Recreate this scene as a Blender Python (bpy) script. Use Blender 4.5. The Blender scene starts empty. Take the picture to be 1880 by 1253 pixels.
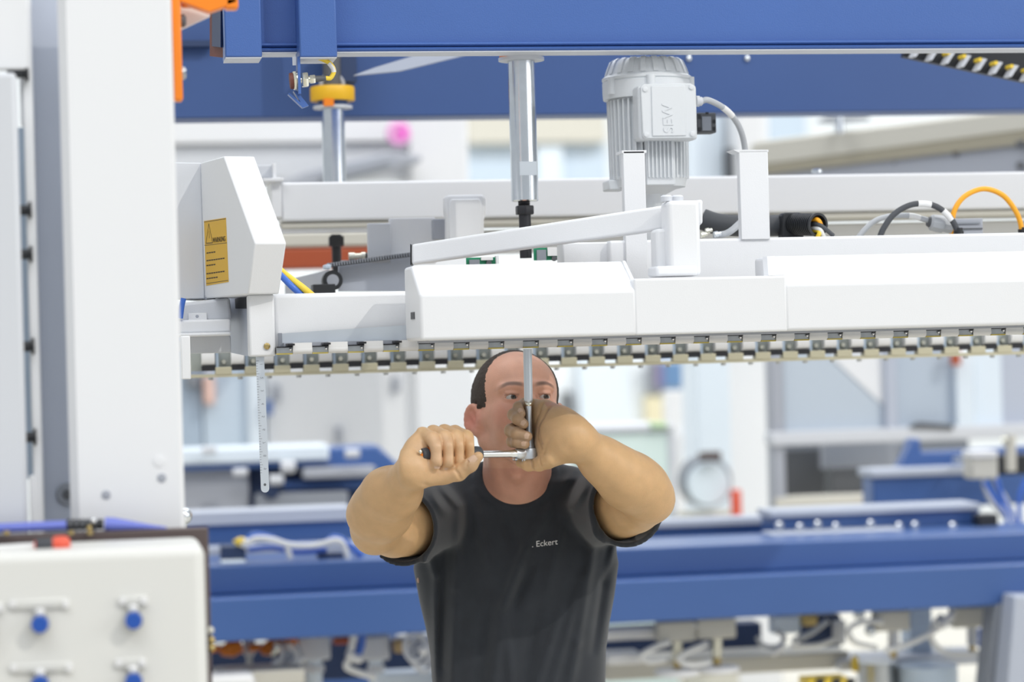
import bpy, math, random
import numpy as np
from mathutils import Vector, Matrix
R = math.radians
random.seed(7)
SC = bpy.context.scene
COL = SC.collection

# ------------------------------------------------------------------ camera, world, lights, exposure
W, H, F = 1880, 1253, 4439.0
YAW, ROLL, DIST = R(9.87), R(1.52), 4.30
FWD = Vector((math.sin(YAW), math.cos(YAW), 0))
RGT = Vector((math.cos(YAW), -math.sin(YAW), 0))
UPV = Vector((0, 0, 1))
CR = RGT * math.cos(ROLL) - UPV * math.sin(ROLL)
CU = RGT * math.sin(ROLL) + UPV * math.cos(ROLL)
CAM = Vector((0, -0.2, 1.80)) - FWD * DIST

cd = bpy.data.cameras.new('camera')
cam = bpy.data.objects.new('camera', cd)
COL.objects.link(cam)
cd.sensor_fit = 'HORIZONTAL'
cd.sensor_width = 36.0
cd.lens = F / W * 36.0
cd.clip_start, cd.clip_end = 0.05, 200
cam.matrix_world = Matrix(((CR.x, CU.x, -FWD.x, CAM.x), (CR.y, CU.y, -FWD.y, CAM.y), (CR.z, CU.z, -FWD.z, CAM.z), (0, 0, 0, 1)))
cd.dof.use_dof = True
cd.dof.focus_distance = DIST + 0.06
cd.dof.aperture_fstop = 2.5
SC.camera = cam

world = bpy.data.worlds.new('hall_light')
SC.world = world
world.use_nodes = True
wb = world.node_tree.nodes['Background']
wb.inputs[0].default_value = (0.90, 0.95, 1.0, 1)
wb.inputs[1].default_value = 0.53

def area(name, loc, target, sx, sy, power, col=(1, 1, 1)):
    l = bpy.data.lights.new(name, 'AREA')
    l.shape = 'RECTANGLE'; l.size, l.size_y, l.energy, l.color = sx, sy, power, col
    o = bpy.data.objects.new(name, l); COL.objects.link(o)
    o.location = loc
    o.rotation_euler = (Vector(target) - Vector(loc)).to_track_quat('-Z', 'Y').to_euler()
    return o
area('skylight_front', (-1.0, -5.0, 7.0), (0, 0.5, 1.2), 7, 3, 230, (0.97, 0.985, 1.0))
area('skylight_middle', (1.0, 1.5, 7.5), (1.0, 1.5, 0), 9, 3, 250, (0.98, 0.99, 1.0))
area('skylight_rear', (3.0, 9.0, 8.0), (3.0, 9.5, 0), 14, 5, 1000, (0.97, 0.99, 1))
area('added_side_light', (7.5, -5.5, 4.2), (0, 0.2, 1.7), 6, 4, 170, (1, 0.99, 0.97))  # added side light for direction; no window is seen there
sl = bpy.data.lights.new('sun', 'SUN')
sl.energy = 0.9; sl.angle = R(0.8); sl.color = (1, 0.96, 0.88)
so = bpy.data.objects.new('sun', sl); COL.objects.link(so)
so.rotation_euler = Vector((-0.50, 0.62, -0.60)).to_track_quat('-Z', 'Y').to_euler()

SC.view_settings.view_transform = 'Standard'
SC.view_settings.look = 'None'
SC.view_settings.gamma = 1
SC.view_settings.use_curve_mapping = False
SC.view_settings.exposure = 0.0
SC.cycles.use_denoising = True
SC.cycles.max_bounces = 8
SC.cycles.diffuse_bounces = 4
SC.cycles.glossy_bounces = 4
SC.cycles.caustics_reflective = False
SC.cycles.caustics_refractive = False

# ------------------------------------------------------------------ a measured view: pixel of the photograph -> point in the hall
def ray(px, py):
    return FWD * F + CR * (px - W / 2) + CU * (H / 2 - py)
def at(px, py, Y):                      # on the plane y = Y
    d = ray(px, py); return CAM + d * ((Y - CAM.y) / d.y)
def atd(px, py, d):                     # at distance d along the view
    return CAM + ray(px, py) * (d / F)
def atp(px, py, p, n):                  # on a plane through p with normal n
    d = ray(px, py); return CAM + d * ((Vector(p) - CAM).dot(n) / d.dot(n))
def proj(p):
    v = Vector(p) - CAM; z = v.dot(FWD)
    return (W / 2 + F * v.dot(CR) / z, H / 2 - F * v.dot(CU) / z)

# ------------------------------------------------------------------ materials
def mat(name, col, rough=0.45, metal=0.0, bump=0.0, bscale=200.0, vary=0.0, vscale=6.0, coat=0.0, emit=0.0, trans=0.0, spec=0.5, alpha=1.0, attr=None, sss=0.0, sss_col=None):
    m = bpy.data.materials.new(name); m.use_nodes = True
    nt = m.node_tree; b = nt.nodes['Principled BSDF']
    b.inputs['Base Color'].default_value = (*col, 1)
    b.inputs['Roughness'].default_value = rough
    b.inputs['Metallic'].default_value = metal
    b.inputs['Coat Weight'].default_value = coat
    b.inputs['Transmission Weight'].default_value = trans
    b.inputs['Specular IOR Level'].default_value = spec
    if emit:
        b.inputs['Emission Color'].default_value = (*col, 1); b.inputs['Emission Strength'].default_value = emit
    tc = nt.nodes.new('ShaderNodeTexCoord')
    src = None
    if attr:
        a = nt.nodes.new('ShaderNodeAttribute'); a.attribute_name = attr
        src = a.outputs['Color']
    if vary:
        n = nt.nodes.new('ShaderNodeTexNoise'); n.inputs['Scale'].default_value = vscale; n.inputs['Detail'].default_value = 6
        nt.links.new(tc.outputs['Object'], n.inputs['Vector'])
        r = nt.nodes.new('ShaderNodeMapRange')
        r.inputs['From Min'].default_value = 0.3; r.inputs['From Max'].default_value = 0.7
        r.inputs['To Min'].default_value = 1 - vary; r.inputs['To Max'].default_value = 1 + vary * 0.5
        nt.links.new(n.outputs['Fac'], r.inputs['Value'])
        mx = nt.nodes.new('ShaderNodeVectorMath'); mx.operation = 'SCALE'
        if src: nt.links.new(src, mx.inputs[0])
        else: mx.inputs[0].default_value = col
        nt.links.new(r.outputs[0], mx.inputs['Scale'])
        src = mx.outputs[0]
    if src: nt.links.new(src, b.inputs['Base Color'])
    if bump:
        n2 = nt.nodes.new('ShaderNodeTexNoise'); n2.inputs['Scale'].default_value = bscale; n2.inputs['Detail'].default_value = 2
        nt.links.new(tc.outputs['Object'], n2.inputs['Vector'])
        bp = nt.nodes.new('ShaderNodeBump'); bp.inputs['Strength'].default_value = bump; bp.inputs['Distance'].default_value = 0.002
        nt.links.new(n2.outputs['Fac'], bp.inputs['Height'])
        nt.links.new(bp.outputs[0], b.inputs['Normal'])
    if sss:
        b.inputs['Subsurface Weight'].default_value = sss
        b.inputs['Subsurface Radius'].default_value = (0.012, 0.004, 0.002)
        b.inputs['Subsurface Scale'].default_value = 0.6
    return m

M = {}
M['white'] = mat('white_powder_coat', (0.80, 0.81, 0.83), 0.42, bump=0.10, bscale=500)
M['white_smooth'] = mat('white_gloss_paint', (0.78, 0.80, 0.83), 0.3)
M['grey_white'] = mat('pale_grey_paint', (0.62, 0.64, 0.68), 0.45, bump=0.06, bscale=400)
M['grey'] = mat('grey_paint', (0.38, 0.40, 0.45), 0.5)
M['midgrey'] = mat('mid_grey_plate', (0.27, 0.29, 0.33), 0.5)
M['darkgrey'] = mat('dark_grey_plate', (0.10, 0.105, 0.115), 0.55)
M['cool_grey'] = mat('cool_grey_recess', (0.47, 0.51, 0.60), 0.5)
M['blue'] = mat('blue_hammered_paint', (0.064, 0.142, 0.41), 0.34, bump=0.22, bscale=420, vary=0.05, vscale=3)
M['blue_shaded'] = mat('shaded_blue_paint', (0.048, 0.100, 0.275), 0.42, bump=0.12, bscale=300, vary=0.06, vscale=2)  # girder blue darkened to carry shade in the colour
M['blue_mid'] = mat('blue_machine_paint', (0.06, 0.13, 0.35), 0.28, bump=0.08, bscale=150, vary=0.06, vscale=2)
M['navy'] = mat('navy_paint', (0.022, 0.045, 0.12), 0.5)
M['zinc'] = mat('zinc_plated_steel', (0.78, 0.82, 0.86), 0.2, 1.0, vary=0.06, vscale=30)
M['chrome'] = mat('chrome', (0.86, 0.87, 0.88), 0.12, 1.0)
M['steel'] = mat('brushed_steel', (0.55, 0.57, 0.58), 0.32, 1.0, vary=0.1, vscale=40)
M['satin'] = mat('satin_alloy', (0.72, 0.77, 0.82), 0.38, 0.8)
M['black_steel'] = mat('blackened_steel', (0.045, 0.045, 0.05), 0.4, 0.6)
M['black'] = mat('black_plastic', (0.018, 0.02, 0.024), 0.45)
M['rubber'] = mat('dark_rubber', (0.055, 0.06, 0.07), 0.6)
M['orange'] = mat('orange_paint', (0.90, 0.24, 0.012), 0.35)
M['orange_cable'] = mat('orange_cable_sheath', (0.95, 0.42, 0.02), 0.4)
M['yellow'] = mat('yellow_plastic', (0.82, 0.46, 0.012), 0.4)
M['yellow_wire'] = mat('yellow_cable_sheath', (0.92, 0.66, 0.06), 0.4)
M['label_yellow'] = mat('yellow_label_foil', (0.72, 0.42, 0.015), 0.4)
M['label_black'] = mat('label_print', (0.05, 0.035, 0.02), 0.6)
M['brown'] = mat('brown_coated_sheet', (0.105, 0.078, 0.075), 0.5, vary=0.1, vscale=8)
M['primer'] = mat('red_oxide_primer', (0.17, 0.05, 0.035), 0.6, vary=0.2, vscale=20)
M['rust'] = mat('terracotta_paint', (0.42, 0.085, 0.03), 0.5)
M['cream'] = mat('cream_paint', (0.62, 0.60, 0.53), 0.5)
M['cream_metal'] = mat('yellow_passivated_steel', (0.62, 0.58, 0.42), 0.38, 0.35)
M['pad'] = mat('white_rubber_pad', (0.80, 0.80, 0.80), 0.5)
M['brass'] = mat('brass_fitting', (0.55, 0.42, 0.18), 0.35, 0.9)
M['nickel'] = mat('nickel_plated_brass', (0.80, 0.78, 0.66), 0.22, 1.0)
M['yellow_reflection'] = mat('yellow_reflection_paint', (0.70, 0.56, 0.14), 0.35, 0.5)  # yellow reflection line put into the colour
M['alu'] = mat('cast_aluminium_paint', (0.70, 0.725, 0.75), 0.42, bump=0.05, bscale=200)
M['cable_grey'] = mat('grey_cable_sheath', (0.46, 0.48, 0.51), 0.45)
M['cable_dark'] = mat('dark_cable_sheath', (0.06, 0.065, 0.075), 0.5)
M['cable_white'] = mat('white_hose', (0.80, 0.80, 0.78), 0.35)
M['cable_blue'] = mat('blue_hose', (0.06, 0.17, 0.62), 0.3)
M['blue_button'] = mat('blue_button_cap', (0.02, 0.09, 0.42), 0.25)
M['red'] = mat('red_plastic', (0.75, 0.10, 0.05), 0.4)
M['pink'] = mat('magenta_plastic', (0.85, 0.18, 0.62), 0.4)
M['box_beige'] = mat('warm_white_enamel', (0.73, 0.73, 0.70), 0.4, bump=0.05, bscale=300)
M['green'] = mat('green_circuit_board', (0.02, 0.26, 0.13), 0.4)
M['mint'] = mat('mint_board', (0.70, 0.83, 0.79), 0.5)
M['pale_yellow'] = mat('pale_yellow_panel', (0.74, 0.68, 0.48), 0.5)
M['screen'] = mat('blue_screen_cover', (0.13, 0.25, 0.45), 0.4)
M['ice'] = mat('pale_blue_panel', (0.55, 0.65, 0.76), 0.35)
M['ice_light'] = mat('light_blue_sheet', (0.72, 0.80, 0.88), 0.4)
M['bluegrey'] = mat('blue_grey_panel', (0.40, 0.49, 0.60), 0.35)
M['wall'] = mat('hall_wall_paint', (0.80, 0.84, 0.87), 0.7, vary=0.04, vscale=1)
M['floor'] = mat('hall_floor_screed', (0.58, 0.55, 0.48), 0.35, vary=0.12, vscale=2)
M['tape_black'] = mat('hazard_tape_black', (0.03, 0.03, 0.03), 0.5)
M['glass'] = mat('window_glass', (0.8, 0.9, 1.0), 0.02, trans=1.0)

# ------------------------------------------------------------------ mesh building
class MB:
    def __init__(s): s.v, s.f = [], []
    def _add(s, vs, fs):
        o = len(s.v); s.v += [tuple(p) for p in vs]; s.f += [tuple(i + o for i in q) for q in fs]; return s
    def box(s, x0, x1, y0, y1, z0, z1):
        if x0 > x1: x0, x1 = x1, x0
        if y0 > y1: y0, y1 = y1, y0
        if z0 > z1: z0, z1 = z1, z0
        return s._add([(x0, y0, z0), (x1, y0, z0), (x1, y1, z0), (x0, y1, z0), (x0, y0, z1), (x1, y0, z1), (x1, y1, z1), (x0, y1, z1)],
                      [(0, 3, 2, 1), (4, 5, 6, 7), (0, 1, 5, 4), (1, 2, 6, 5), (2, 3, 7, 6), (3, 0, 4, 7)])
    def prism(s, pts, vec):             # polygon extruded along vec
        pts = [Vector(p) for p in pts]; vec = Vector(vec); n = len(pts)
        nrm = Vector((0, 0, 0))
        for i in range(n): nrm += (pts[i] - pts[0]).cross(pts[(i + 1) % n] - pts[0])
        if nrm.dot(vec) > 0: pts.reverse()
        vs = pts + [p + vec for p in pts]
        fs = [tuple(range(n)), tuple(range(2 * n - 1, n - 1, -1))]
        fs += [(i, i + n, (i + 1) % n + n, (i + 1) % n) for i in range(n)]
        return s._add(vs, fs)
    def loft(s, a, b):                  # two polygons with equal corner counts
        a = [Vector(p) for p in a]; b = [Vector(p) for p in b]; n = len(a)
        ca = sum(a, Vector()) / n; cb = sum(b, Vector()) / n
        nrm = Vector((0, 0, 0))
        for i in range(n): nrm += (a[i] - ca).cross(a[(i + 1) % n] - ca)
        if nrm.dot(cb - ca) > 0: a.reverse(); b.reverse()
        return s._add(a + b, [tuple(range(n)), tuple(range(2 * n - 1, n - 1, -1))] + [(i, i + n, (i + 1) % n + n, (i + 1) % n) for i in range(n)])
    def ring(s, c, ax, r, n, ph=0.0):
        ax = Vector(ax).normalized()
        t = Vector((0, 0, 1)) if abs(ax.z) < 0.9 else Vector((1, 0, 0))
        u = ax.cross(t).normalized(); w = ax.cross(u).normalized()
        return [Vector(c) + (u * math.cos(ph + 2 * math.pi * i / n) + w * math.sin(ph + 2 * math.pi * i / n)) * r for i in range(n)]
    def lathe(s, o, ax, prof, n=24, ph=0.0):   # prof: (distance along axis, radius)
        o = Vector(o); ax = Vector(ax).normalized()
        b = len(s.v)
        for (h, r) in prof: s.v += [tuple(p) for p in s.ring(o + ax * h, ax, max(r, 1e-5), n, ph)]
        m = len(prof)
        for k in range(m - 1):
            for i in range(n):
                j = (i + 1) % n
                s.f.append((b + k * n + i, b + k * n + j, b + (k + 1) * n + j, b + (k + 1) * n + i))
        s.f.append(tuple(b + i for i in reversed(range(n))))
        s.f.append(tuple(b + (m - 1) * n + i for i in range(n)))
        return s
    def cyl(s, p0, p1, r0, r1=None, n=20, ph=0.0):
        p0, p1 = Vector(p0), Vector(p1)
        return s.lathe(p0, p1 - p0, [(0, r0), ((p1 - p0).length, r0 if r1 is None else r1)], n, ph)
    def tube(s, pts, r, n=10, sub=8):
        pts = [Vector(p) for p in pts]
        if len(pts) > 2 and sub > 1:
            q = [pts[0] * 2 - pts[1]] + pts + [pts[-1] * 2 - pts[-2]]; o = []
            for i in range(1, len(q) - 2):
                for k in range(sub):
                    t = k / sub; a, b, c, d = q[i - 1:i + 3]
                    o.append(0.5 * ((2 * b) + (c - a) * t + (2 * a - 5 * b + 4 * c - d) * t * t + (3 * b - a - 3 * c + d) * t ** 3))
            o.append(pts[-1]); pts = o
        b = len(s.v); m = len(pts)
        tg = [(pts[min(i + 1, m - 1)] - pts[max(i - 1, 0)]).normalized() for i in range(m)]
        u = tg[0].orthogonal().normalized()
        for i, p in enumerate(pts):
            u = (u - tg[i] * u.dot(tg[i])).normalized(); w = tg[i].cross(u)
            rr = r(i / (m - 1)) if callable(r) else r
            s.v += [tuple(p + (u * math.cos(2 * math.pi * k / n) + w * math.sin(2 * math.pi * k / n)) * rr) for k in range(n)]
        for i in range(m - 1):
            for k in range(n):
                j = (k + 1) % n
                s.f.append((b + i * n + k, b + i * n + j, b + (i + 1) * n + j, b + (i + 1) * n + k))
        s.f.append(tuple(b + k for k in reversed(range(n))))
        s.f.append(tuple(b + (m - 1) * n + k for k in range(n)))
        return s
    def ball(s, c, r, n=16, sq=(1, 1, 1)):
        c = Vector(c); m = n // 2; b = len(s.v)
        for i in range(m + 1):
            th = math.pi * i / m; rr = max(math.sin(th), 1e-4)
            for k in range(n):
                a = 2 * math.pi * k / n
                s.v.append((c.x + r * sq[0] * rr * math.cos(a), c.y + r * sq[1] * rr * math.sin(a), c.z + r * sq[2] * math.cos(th)))
        for i in range(m):
            for k in range(n):
                j = (k + 1) % n
                s.f.append((b + i * n + k, b + (i + 1) * n + k, b + (i + 1) * n + j, b + i * n + j))
        return s
    def grid_tex(s): pass

ORG = {}
def props(o, label=None, cat=None, group=None, kind=None):
    for k, v in (('label', label), ('category', cat), ('group', group), ('kind', kind)):
        if v: o[k] = v
    return o
def thing(name, label, cat, loc, group=None):
    o = bpy.data.objects.new(name, None); COL.objects.link(o)
    o.location = loc; o.empty_display_size = 0.05
    ORG[o.name] = Vector(loc)
    return props(o, label, cat, group)
def add(name, mb, m, parent=None, bevel=0.0, smooth=True, label=None, cat=None, group=None, kind=None, seg=2, angle=35):
    vs = mb.v
    if parent is None:
        a = np.array(vs); lo, hi = a.min(0), a.max(0)
        org = Vector(((lo[0] + hi[0]) / 2, (lo[1] + hi[1]) / 2, lo[2]))
    else: org = ORG[parent.name]
    me = bpy.data.meshes.new(name)
    me.from_pydata([(p[0] - org[0], p[1] - org[1], p[2] - org[2]) for p in vs], [], mb.f)
    me.validate(); me.update()
    ms = m if isinstance(m, (list, tuple)) else [m]
    for x in ms: me.materials.append(M[x] if isinstance(x, str) else x)
    if smooth:
        me.polygons.foreach_set('use_smooth', [True] * len(me.polygons))
        me.set_sharp_from_angle(angle=R(angle))
    o = bpy.data.objects.new(name, me); COL.objects.link(o)
    if parent is None: o.location = org
    else: o.parent = parent
    ORG[o.name] = org
    if bevel:
        b = o.modifiers.new('edge', 'BEVEL'); b.width = bevel; b.segments = seg; b.limit_method = 'ANGLE'; b.angle_limit = R(40)
    return props(o, label, cat, group, kind)

def pbox(mb, x0, x1, yt, yb, Y, d, ax=None):
    """box with an upright front face on the plane y=Y whose edges fall at pixels x0, x1, yt, yb (yt, yb read at pixel x = ax), going d back"""
    ax = (x0 + x1) / 2 if ax is None else ax
    ym = (yt + yb) / 2
    return mb.box(at(x0, ym, Y).x, at(x1, ym, Y).x, Y, Y + d, at(ax, yb, Y).z, at(ax, yt, Y).z)
def PB(x0, x1, yt, yb, Y, d, ax=None): return pbox(MB(), x0, x1, yt, yb, Y, d, ax)
def slab(pts, Y, d):                    # polygon drawn on the plane y=Y, d thick
    return MB().prism([at(x, y, Y) for x, y in pts], (0, d, 0))
def text_mesh(body, size, depth=0.0005):
    c = bpy.data.curves.new('lettering', 'FONT'); c.body = body; c.size = size; c.extrude = depth; c.align_x = 'LEFT'
    o = bpy.data.objects.new('lettering_source', c); COL.objects.link(o)
    dg = bpy.context.evaluated_depsgraph_get()
    me = bpy.data.meshes.new_from_object(o.evaluated_get(dg))
    bpy.data.objects.remove(o)
    v = [tuple(x.co) for x in me.vertices]; f = [tuple(p.vertices) for p in me.polygons]
    bpy.data.meshes.remove(me)
    return v, f
def text_on(name, body, m, parent, org, ux, uy, width=None, size=0.02, depth=0.0005, label=None):
    """lettering from org along ux, upright along uy"""
    v, f = text_mesh(body, size, depth)
    ux, uy = Vector(ux).normalized(), Vector(uy).normalized(); uz = ux.cross(uy).normalized()
    if width:
        k = width / max(1e-6, max(p[0] for p in v) - min(p[0] for p in v))
    else: k = 1
    mb = MB(); x0 = min(p[0] for p in v)
    mb._add([Vector(org) + ux * (p[0] - x0) * k + uy * p[1] * k + uz * p[2] for p in v], f)
    return add(name, mb, m, parent, smooth=False, label=label)
def hexnut(mb, c, ax, r, h): return mb.lathe(c, ax, [(0, r * 0.93), (h * 0.12, r), (h * 0.88, r), (h, r * 0.93)], 6)
# ------------------------------------------------------------------ the setting
props(add('floor', MB().box(-14, 22, -8, 17, -0.1, 0), 'floor'), kind='structure')
props(add('wall_back', MB().box(-14, 22, 16.5, 16.8, 0, 8), 'wall'), kind='structure')

# ------------------------------------------------------------------ white machine upright at the left, near the camera
YC = -1.0
t = thing('machine_upright', 'tall white sheet metal machine upright with grey plugs at the left', 'machine frame', (at(220, 600, YC).x, YC + .1, 0))
zt = at(200, -60, YC).z
xl, xr = at(121, 620, YC).x, at(331, 620, YC).x
mb = MB().prism([(xl, YC + .012, 0), (xl + .012, YC, 0), (xr - .006, YC, 0), (xr, YC + .006, 0), (xr, YC + .02, 0), (xl, YC + .02, 0)], (0, 0, zt))
add('front_plate', mb, 'white', t)
add('web_plate', PB(62, 132, -60, 990, YC + .12, .02), 'cool_grey', t)
add('edge_strip', PB(50, 68, -60, 990, YC + .06, .08), 'white', t, bevel=.003)
add('side_return', MB().box(xr - .02, xr - .002, YC + .02, YC + .25, 0, zt), 'white', t)
for (x, y, r, m) in ((297, 878, 8.5, 'grey'), (195, 909, 8.5, 'grey')):
    p = at(x, y, YC)
    add('hole_plug', MB().lathe(p + Vector((0, .004, 0)), (0, -1, 0), [(0, r * .00075), (.005, r * .00075), (.0055, r * .0006)], 24), m, t, label='small grey round hole plug')
p = at(292, 847, YC)
mb = MB().lathe(p + Vector((0, .004, 0)), (0, -1, 0), [(0, .0082), (.0052, .0082), (.0054, .0072)], 24)
add('hole_plug', mb, 'white', t, label='white round hole cap')
p = at(124, 908, YC + .12)
mb = MB().lathe(p, (0, -1, 0), [(0, .0165), (.004, .0165), (.006, .014)], 28)
bo = add('bolt', mb, 'midgrey', t, label='large grey bolt head on the recessed web')
add('bolt_socket', MB().lathe(p + Vector((0, -.005, 0)), (0, -1, 0), [(0, .008), (.004, .007)], 6), 'darkgrey', bo)

# the door-like cover plate at the far left, with its screws
t = thing('side_cover', 'white flat cover panel at the left edge with black screws along its side', 'panel', (at(0, 600, YC).x, YC, 0))
add('panel', PB(-60, 41, 133, 1000, YC - .02, .03), 'grey_white', t, bevel=.006)
add('upper_panel', PB(-60, 52, -60, 128, YC + .04, .02), 'white', t, bevel=.003)
add('backing_strip', PB(36, 62, 234, 880, YC + .10, .02, 50), M['bluegrey'], t)
add('lower_strip', PB(55, 66, 874, 1000, YC + .05, .02), 'white', t, bevel=.002)
add('upper_bracket', PB(37, 51, 140, 232, YC + .07, .02), 'grey_white', t, bevel=.004)
for y in (134, 386, 467, 636, 803):
    a = at(58 + (y - 386) * .022, y, YC + .05); lft = Vector((-1, 0, 0))
    mb = MB().lathe(a, lft, [(0, .0115), (.003, .0125), (.005, .009)], 16).lathe(a + lft * .004, lft, [(0, .0075), (.016 if y > 200 else .026, .0075)], 12)
    add('screw', mb, 'black', t)

# ------------------------------------------------------------------ orange guard frame at the top left
t = thing('guard_frame', 'bright orange tubular guard frame hanging by the white upright', 'frame', at(325, 185, -.75))
Yo = -.75
add('vertical_bar', PB(315, 333, -80, 185, Yo, .03), 'orange', t, bevel=.004)
add('cross_bar', PB(333, 408, 5, 12, Yo + .02, .02), 'orange', t, bevel=.002)
add('top_bar', MB().prism([at(330, -40, Yo), at(437, -8, Yo), at(437, 4, Yo), at(385, 22, Yo), at(330, 2, Yo)], (0, .03, 0)), 'orange', t, bevel=.002)
add('hook', PB(413, 438, -6, 16, Yo, .03), 'orange', t, bevel=.004)
add('backing_plate', slab([(331, 12), (385, 12), (385, 30), (333, 54)], Yo + .06, .01), M['white'], t, label='white gusset plate behind the orange bars')
for y in (38, 135):
    add('knob', MB().lathe(at(331, y, Yo + .02), (1, 0, 0), [(0, .010), (.006, .010), (.009, .006)], 16), 'steel' if y > 100 else 'darkgrey', t)

# ------------------------------------------------------------------ the two blue girders overhead
YG = 0.0
x0, x1 = at(470, 50, YG).x, at(1880, 50, YG).x + .5
z = lambda y: at(1200, y, YG).z
prof = [(YG + .014, z(-90)), (YG + .014, z(74)), (YG + .006, z(75)), (YG + .001, z(77)), (YG, z(79)), (YG + .003, z(81)), (YG + .010, z(82.5)), (YG + .003, z(84.5)), (YG, z(87)), (YG + .002, z(90.5)), (YG + .006, z(92)), (YG + .07, z(92)), (YG + .07, z(-90))]
t = thing('blue_girder', 'long bright blue textured girder along the top, in front', 'girder', (0, YG, z(92)))
add('web', MB().prism([(x0, y, zz) for y, zz in prof], (x1 - x0, 0, 0)), 'blue', t, angle=50)
add('bounce_light_strip', MB().box(x0, x1, YG + .001, YG + .068, z(93.2), z(91.7)), 'grey_white', t, label='pale strip painted as bounced light on the underside')  # pale strip standing for light bounced onto the girder underside
b = MB().lathe(at(968, 94.5, YG + .03) + Vector((0, 0, .002)), (0, 0, -1), [(0, .004), (.003, .004)], 12)
add('drain_hole', b, 'darkgrey', t)
for i, (xa, xb, Yb) in enumerate(((412, 480, -.05), (549, 618, -.06))):
    mb = MB().box(at(xa, 50, Yb).x, at(xb, 50, Yb).x, Yb, YG + .03, at((xa + xb) / 2, 105, Yb).z, z(-90))
    br = add('bracket', mb, 'blue', t, bevel=.003)
    add('bounce_light_strip', MB().box(at(xa + 1, 50, Yb).x, at(xb - 1, 50, Yb).x, Yb + .001, YG + .03, at((xa + xb) / 2, 106.5, Yb).z, at((xa + xb) / 2, 105, Yb).z), 'grey_white', br)  # same painted bounce light below the bracket
    if i == 0:
        mb = MB().prism([atd(413, -60, 4.42), atd(413, 106, 4.42), atd(385, 103, 4.52), atd(385, -60, 4.52)], (.008, .01, 0))
        add('end_frame', mb, 'primer', br, label='red oxide edge of the hollow bracket end')
        mb = MB().prism([atd(405, -60, 4.415), atd(405, 87, 4.415), atd(389, 85, 4.49), atd(389, -60, 4.49)], (.004, .004, 0))
        add('hollow', mb, 'navy', br)
YB = 1.10
t = thing('rear_blue_girder', 'long blue girder, its shade painted in, behind the bright one, with small bolts', 'girder', (0, YB, at(1000, 211, YB).z))
zz = lambda y: at(1000, y, YB).z
add('web', MB().box(at(250, 150, YB).x, at(1880, 150, YB).x + .7, YB, YB + .12, zz(211), zz(-160)), 'blue_shaded', t, bevel=.004)
add('cover_lip', MB().box(at(250, 150, YB).x, at(388, 150, YB).x, YB - .03, YB, at(355, 88, YB).z, at(355, 77, YB).z), 'navy', t)
for x in (1265, 1372):
    add('bolt', MB().ball(at(x, 107, YB - .004), .0075, 12, (1, .6, 1)), 'zinc', t)
Yd = .75
mb = MB().prism([at(650, 138, Yd), at(688, 124, Yd), at(800, 90, Yd), at(905, 86, Yd), at(850, 102, Yd), at(735, 130, Yd)], (0, .02, 0))
add('gusset', mb, 'cool_grey', t, label='pale slanting gusset plate')
add('stiffener', PB(612, 655, 60, 152, .95, .14), 'navy', t, bevel=.004)

# energy chain under the rear girder
t = thing('cable_chain', 'black cable chain with yellow wires showing between grey bars', 'cable chain', at(1780, 118, .6))
A, B = at(1672, 90, .55), at(1905, 139, .55)
dv = (B - A).normalized(); L = (B - A).length
up = Vector((0, 0, 1)); up = (up - dv * up.dot(dv)).normalized()
add('side_band', MB().prism([A + up * .012 + Vector((0, .05, 0)), B + up * .012 + Vector((0, .05, 0)), B + up * .07 + Vector((0, .05, 0)), A + up * .07 + Vector((0, .05, 0))], (0, .02, 0)), 'black', t)
add('lower_band', MB().prism([A - up * .012 + Vector((0, .04, 0)), B - up * .012 + Vector((0, .04, 0)), B + up * .014 + Vector((0, .04, 0)), A + up * .014 + Vector((0, .04, 0))], (0, .02, 0)), 'black', t)
for i in range(8):
    c = A + dv * (L * (i + .2) / 8)
    mb = MB().prism([c - up * .014, c - up * .014 + dv * .008, c + up * .013 + dv * .020, c + up * .013 + dv * .010], (0, .03, 0))
    add('crossbar', mb, 'grey_white', t)
    add('wire', MB().cyl(c + dv * .005 + up * .009, c + dv * .005 + up * .009 + Vector((0, .03, 0)), .0045, n=10), 'yellow_wire', t)

# ------------------------------------------------------------------ guide rods
def rod(name, label, xc0, y0, xc1, y1, w0, Y, disk_w, extra):
    a, b = at(xc0, y0, Y), at(xc1, y1, Y)
    d0 = (a - CAM).dot(FWD)
    r = w0 / 2 * d0 / F
    t = thing(name, label, 'guide rod', b)
    ax = Vector((0, 0, -1))
    L = (b - a).length
    add('tube', MB().lathe(a, ax, [(0, r), (L - .002, r), (L, r * .93)], 32), 'zinc', t)
    rd = disk_w / 2 * d0 / F
    add('disk', MB().lathe(a + Vector((0, 0, .006)), ax, [(0, rd), (.006, rd)], 36), 'grey_white', t)
    return t, a, b, r, rd
t, a, b, r, rd = rod('guide_rod', 'shiny steel guide rod hanging from the front blue girder', 957, 112, 962, 370, 50, .10, 84, 0)
add('orange_block', MB().box(a.x - rd * .93, a.x - rd * .5, a.y - .03, a.y + .01, a.z + .006, a.z + .02), 'orange', t, label='orange block on the disk')
add('mount', MB().cyl(a + Vector((0, 0, .005)), a + Vector((0, 0, .06)), r * .9, n=24), 'blue_shaded', t)
p = at(966, 311, .10)
add('wrench_flat', MB().box(p.x - .017, p.x + .016, p.y - r * 1.02, p.y - r * .6, p.z - .013, p.z + .013), 'satin', t)
mb = MB()
for k in range(7):
    mb.lathe(b + Vector((0, 0, -.0035 * k)), (0, 0, -1), [(0, r * .42), (.0012, r * .46), (.0035, r * .42)], 16)
add('thread', mb, 'black_steel', t)
c = at(963, 378, .10)
add('nut', hexnut(MB(), c, (0, 0, -1), .0185, .017), 'black_steel', t, label='blackened hex nut')
add('stud', MB().cyl(c, c + Vector((0, 0, -.10)), r * .45, n=16), 'black_steel', t)

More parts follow.
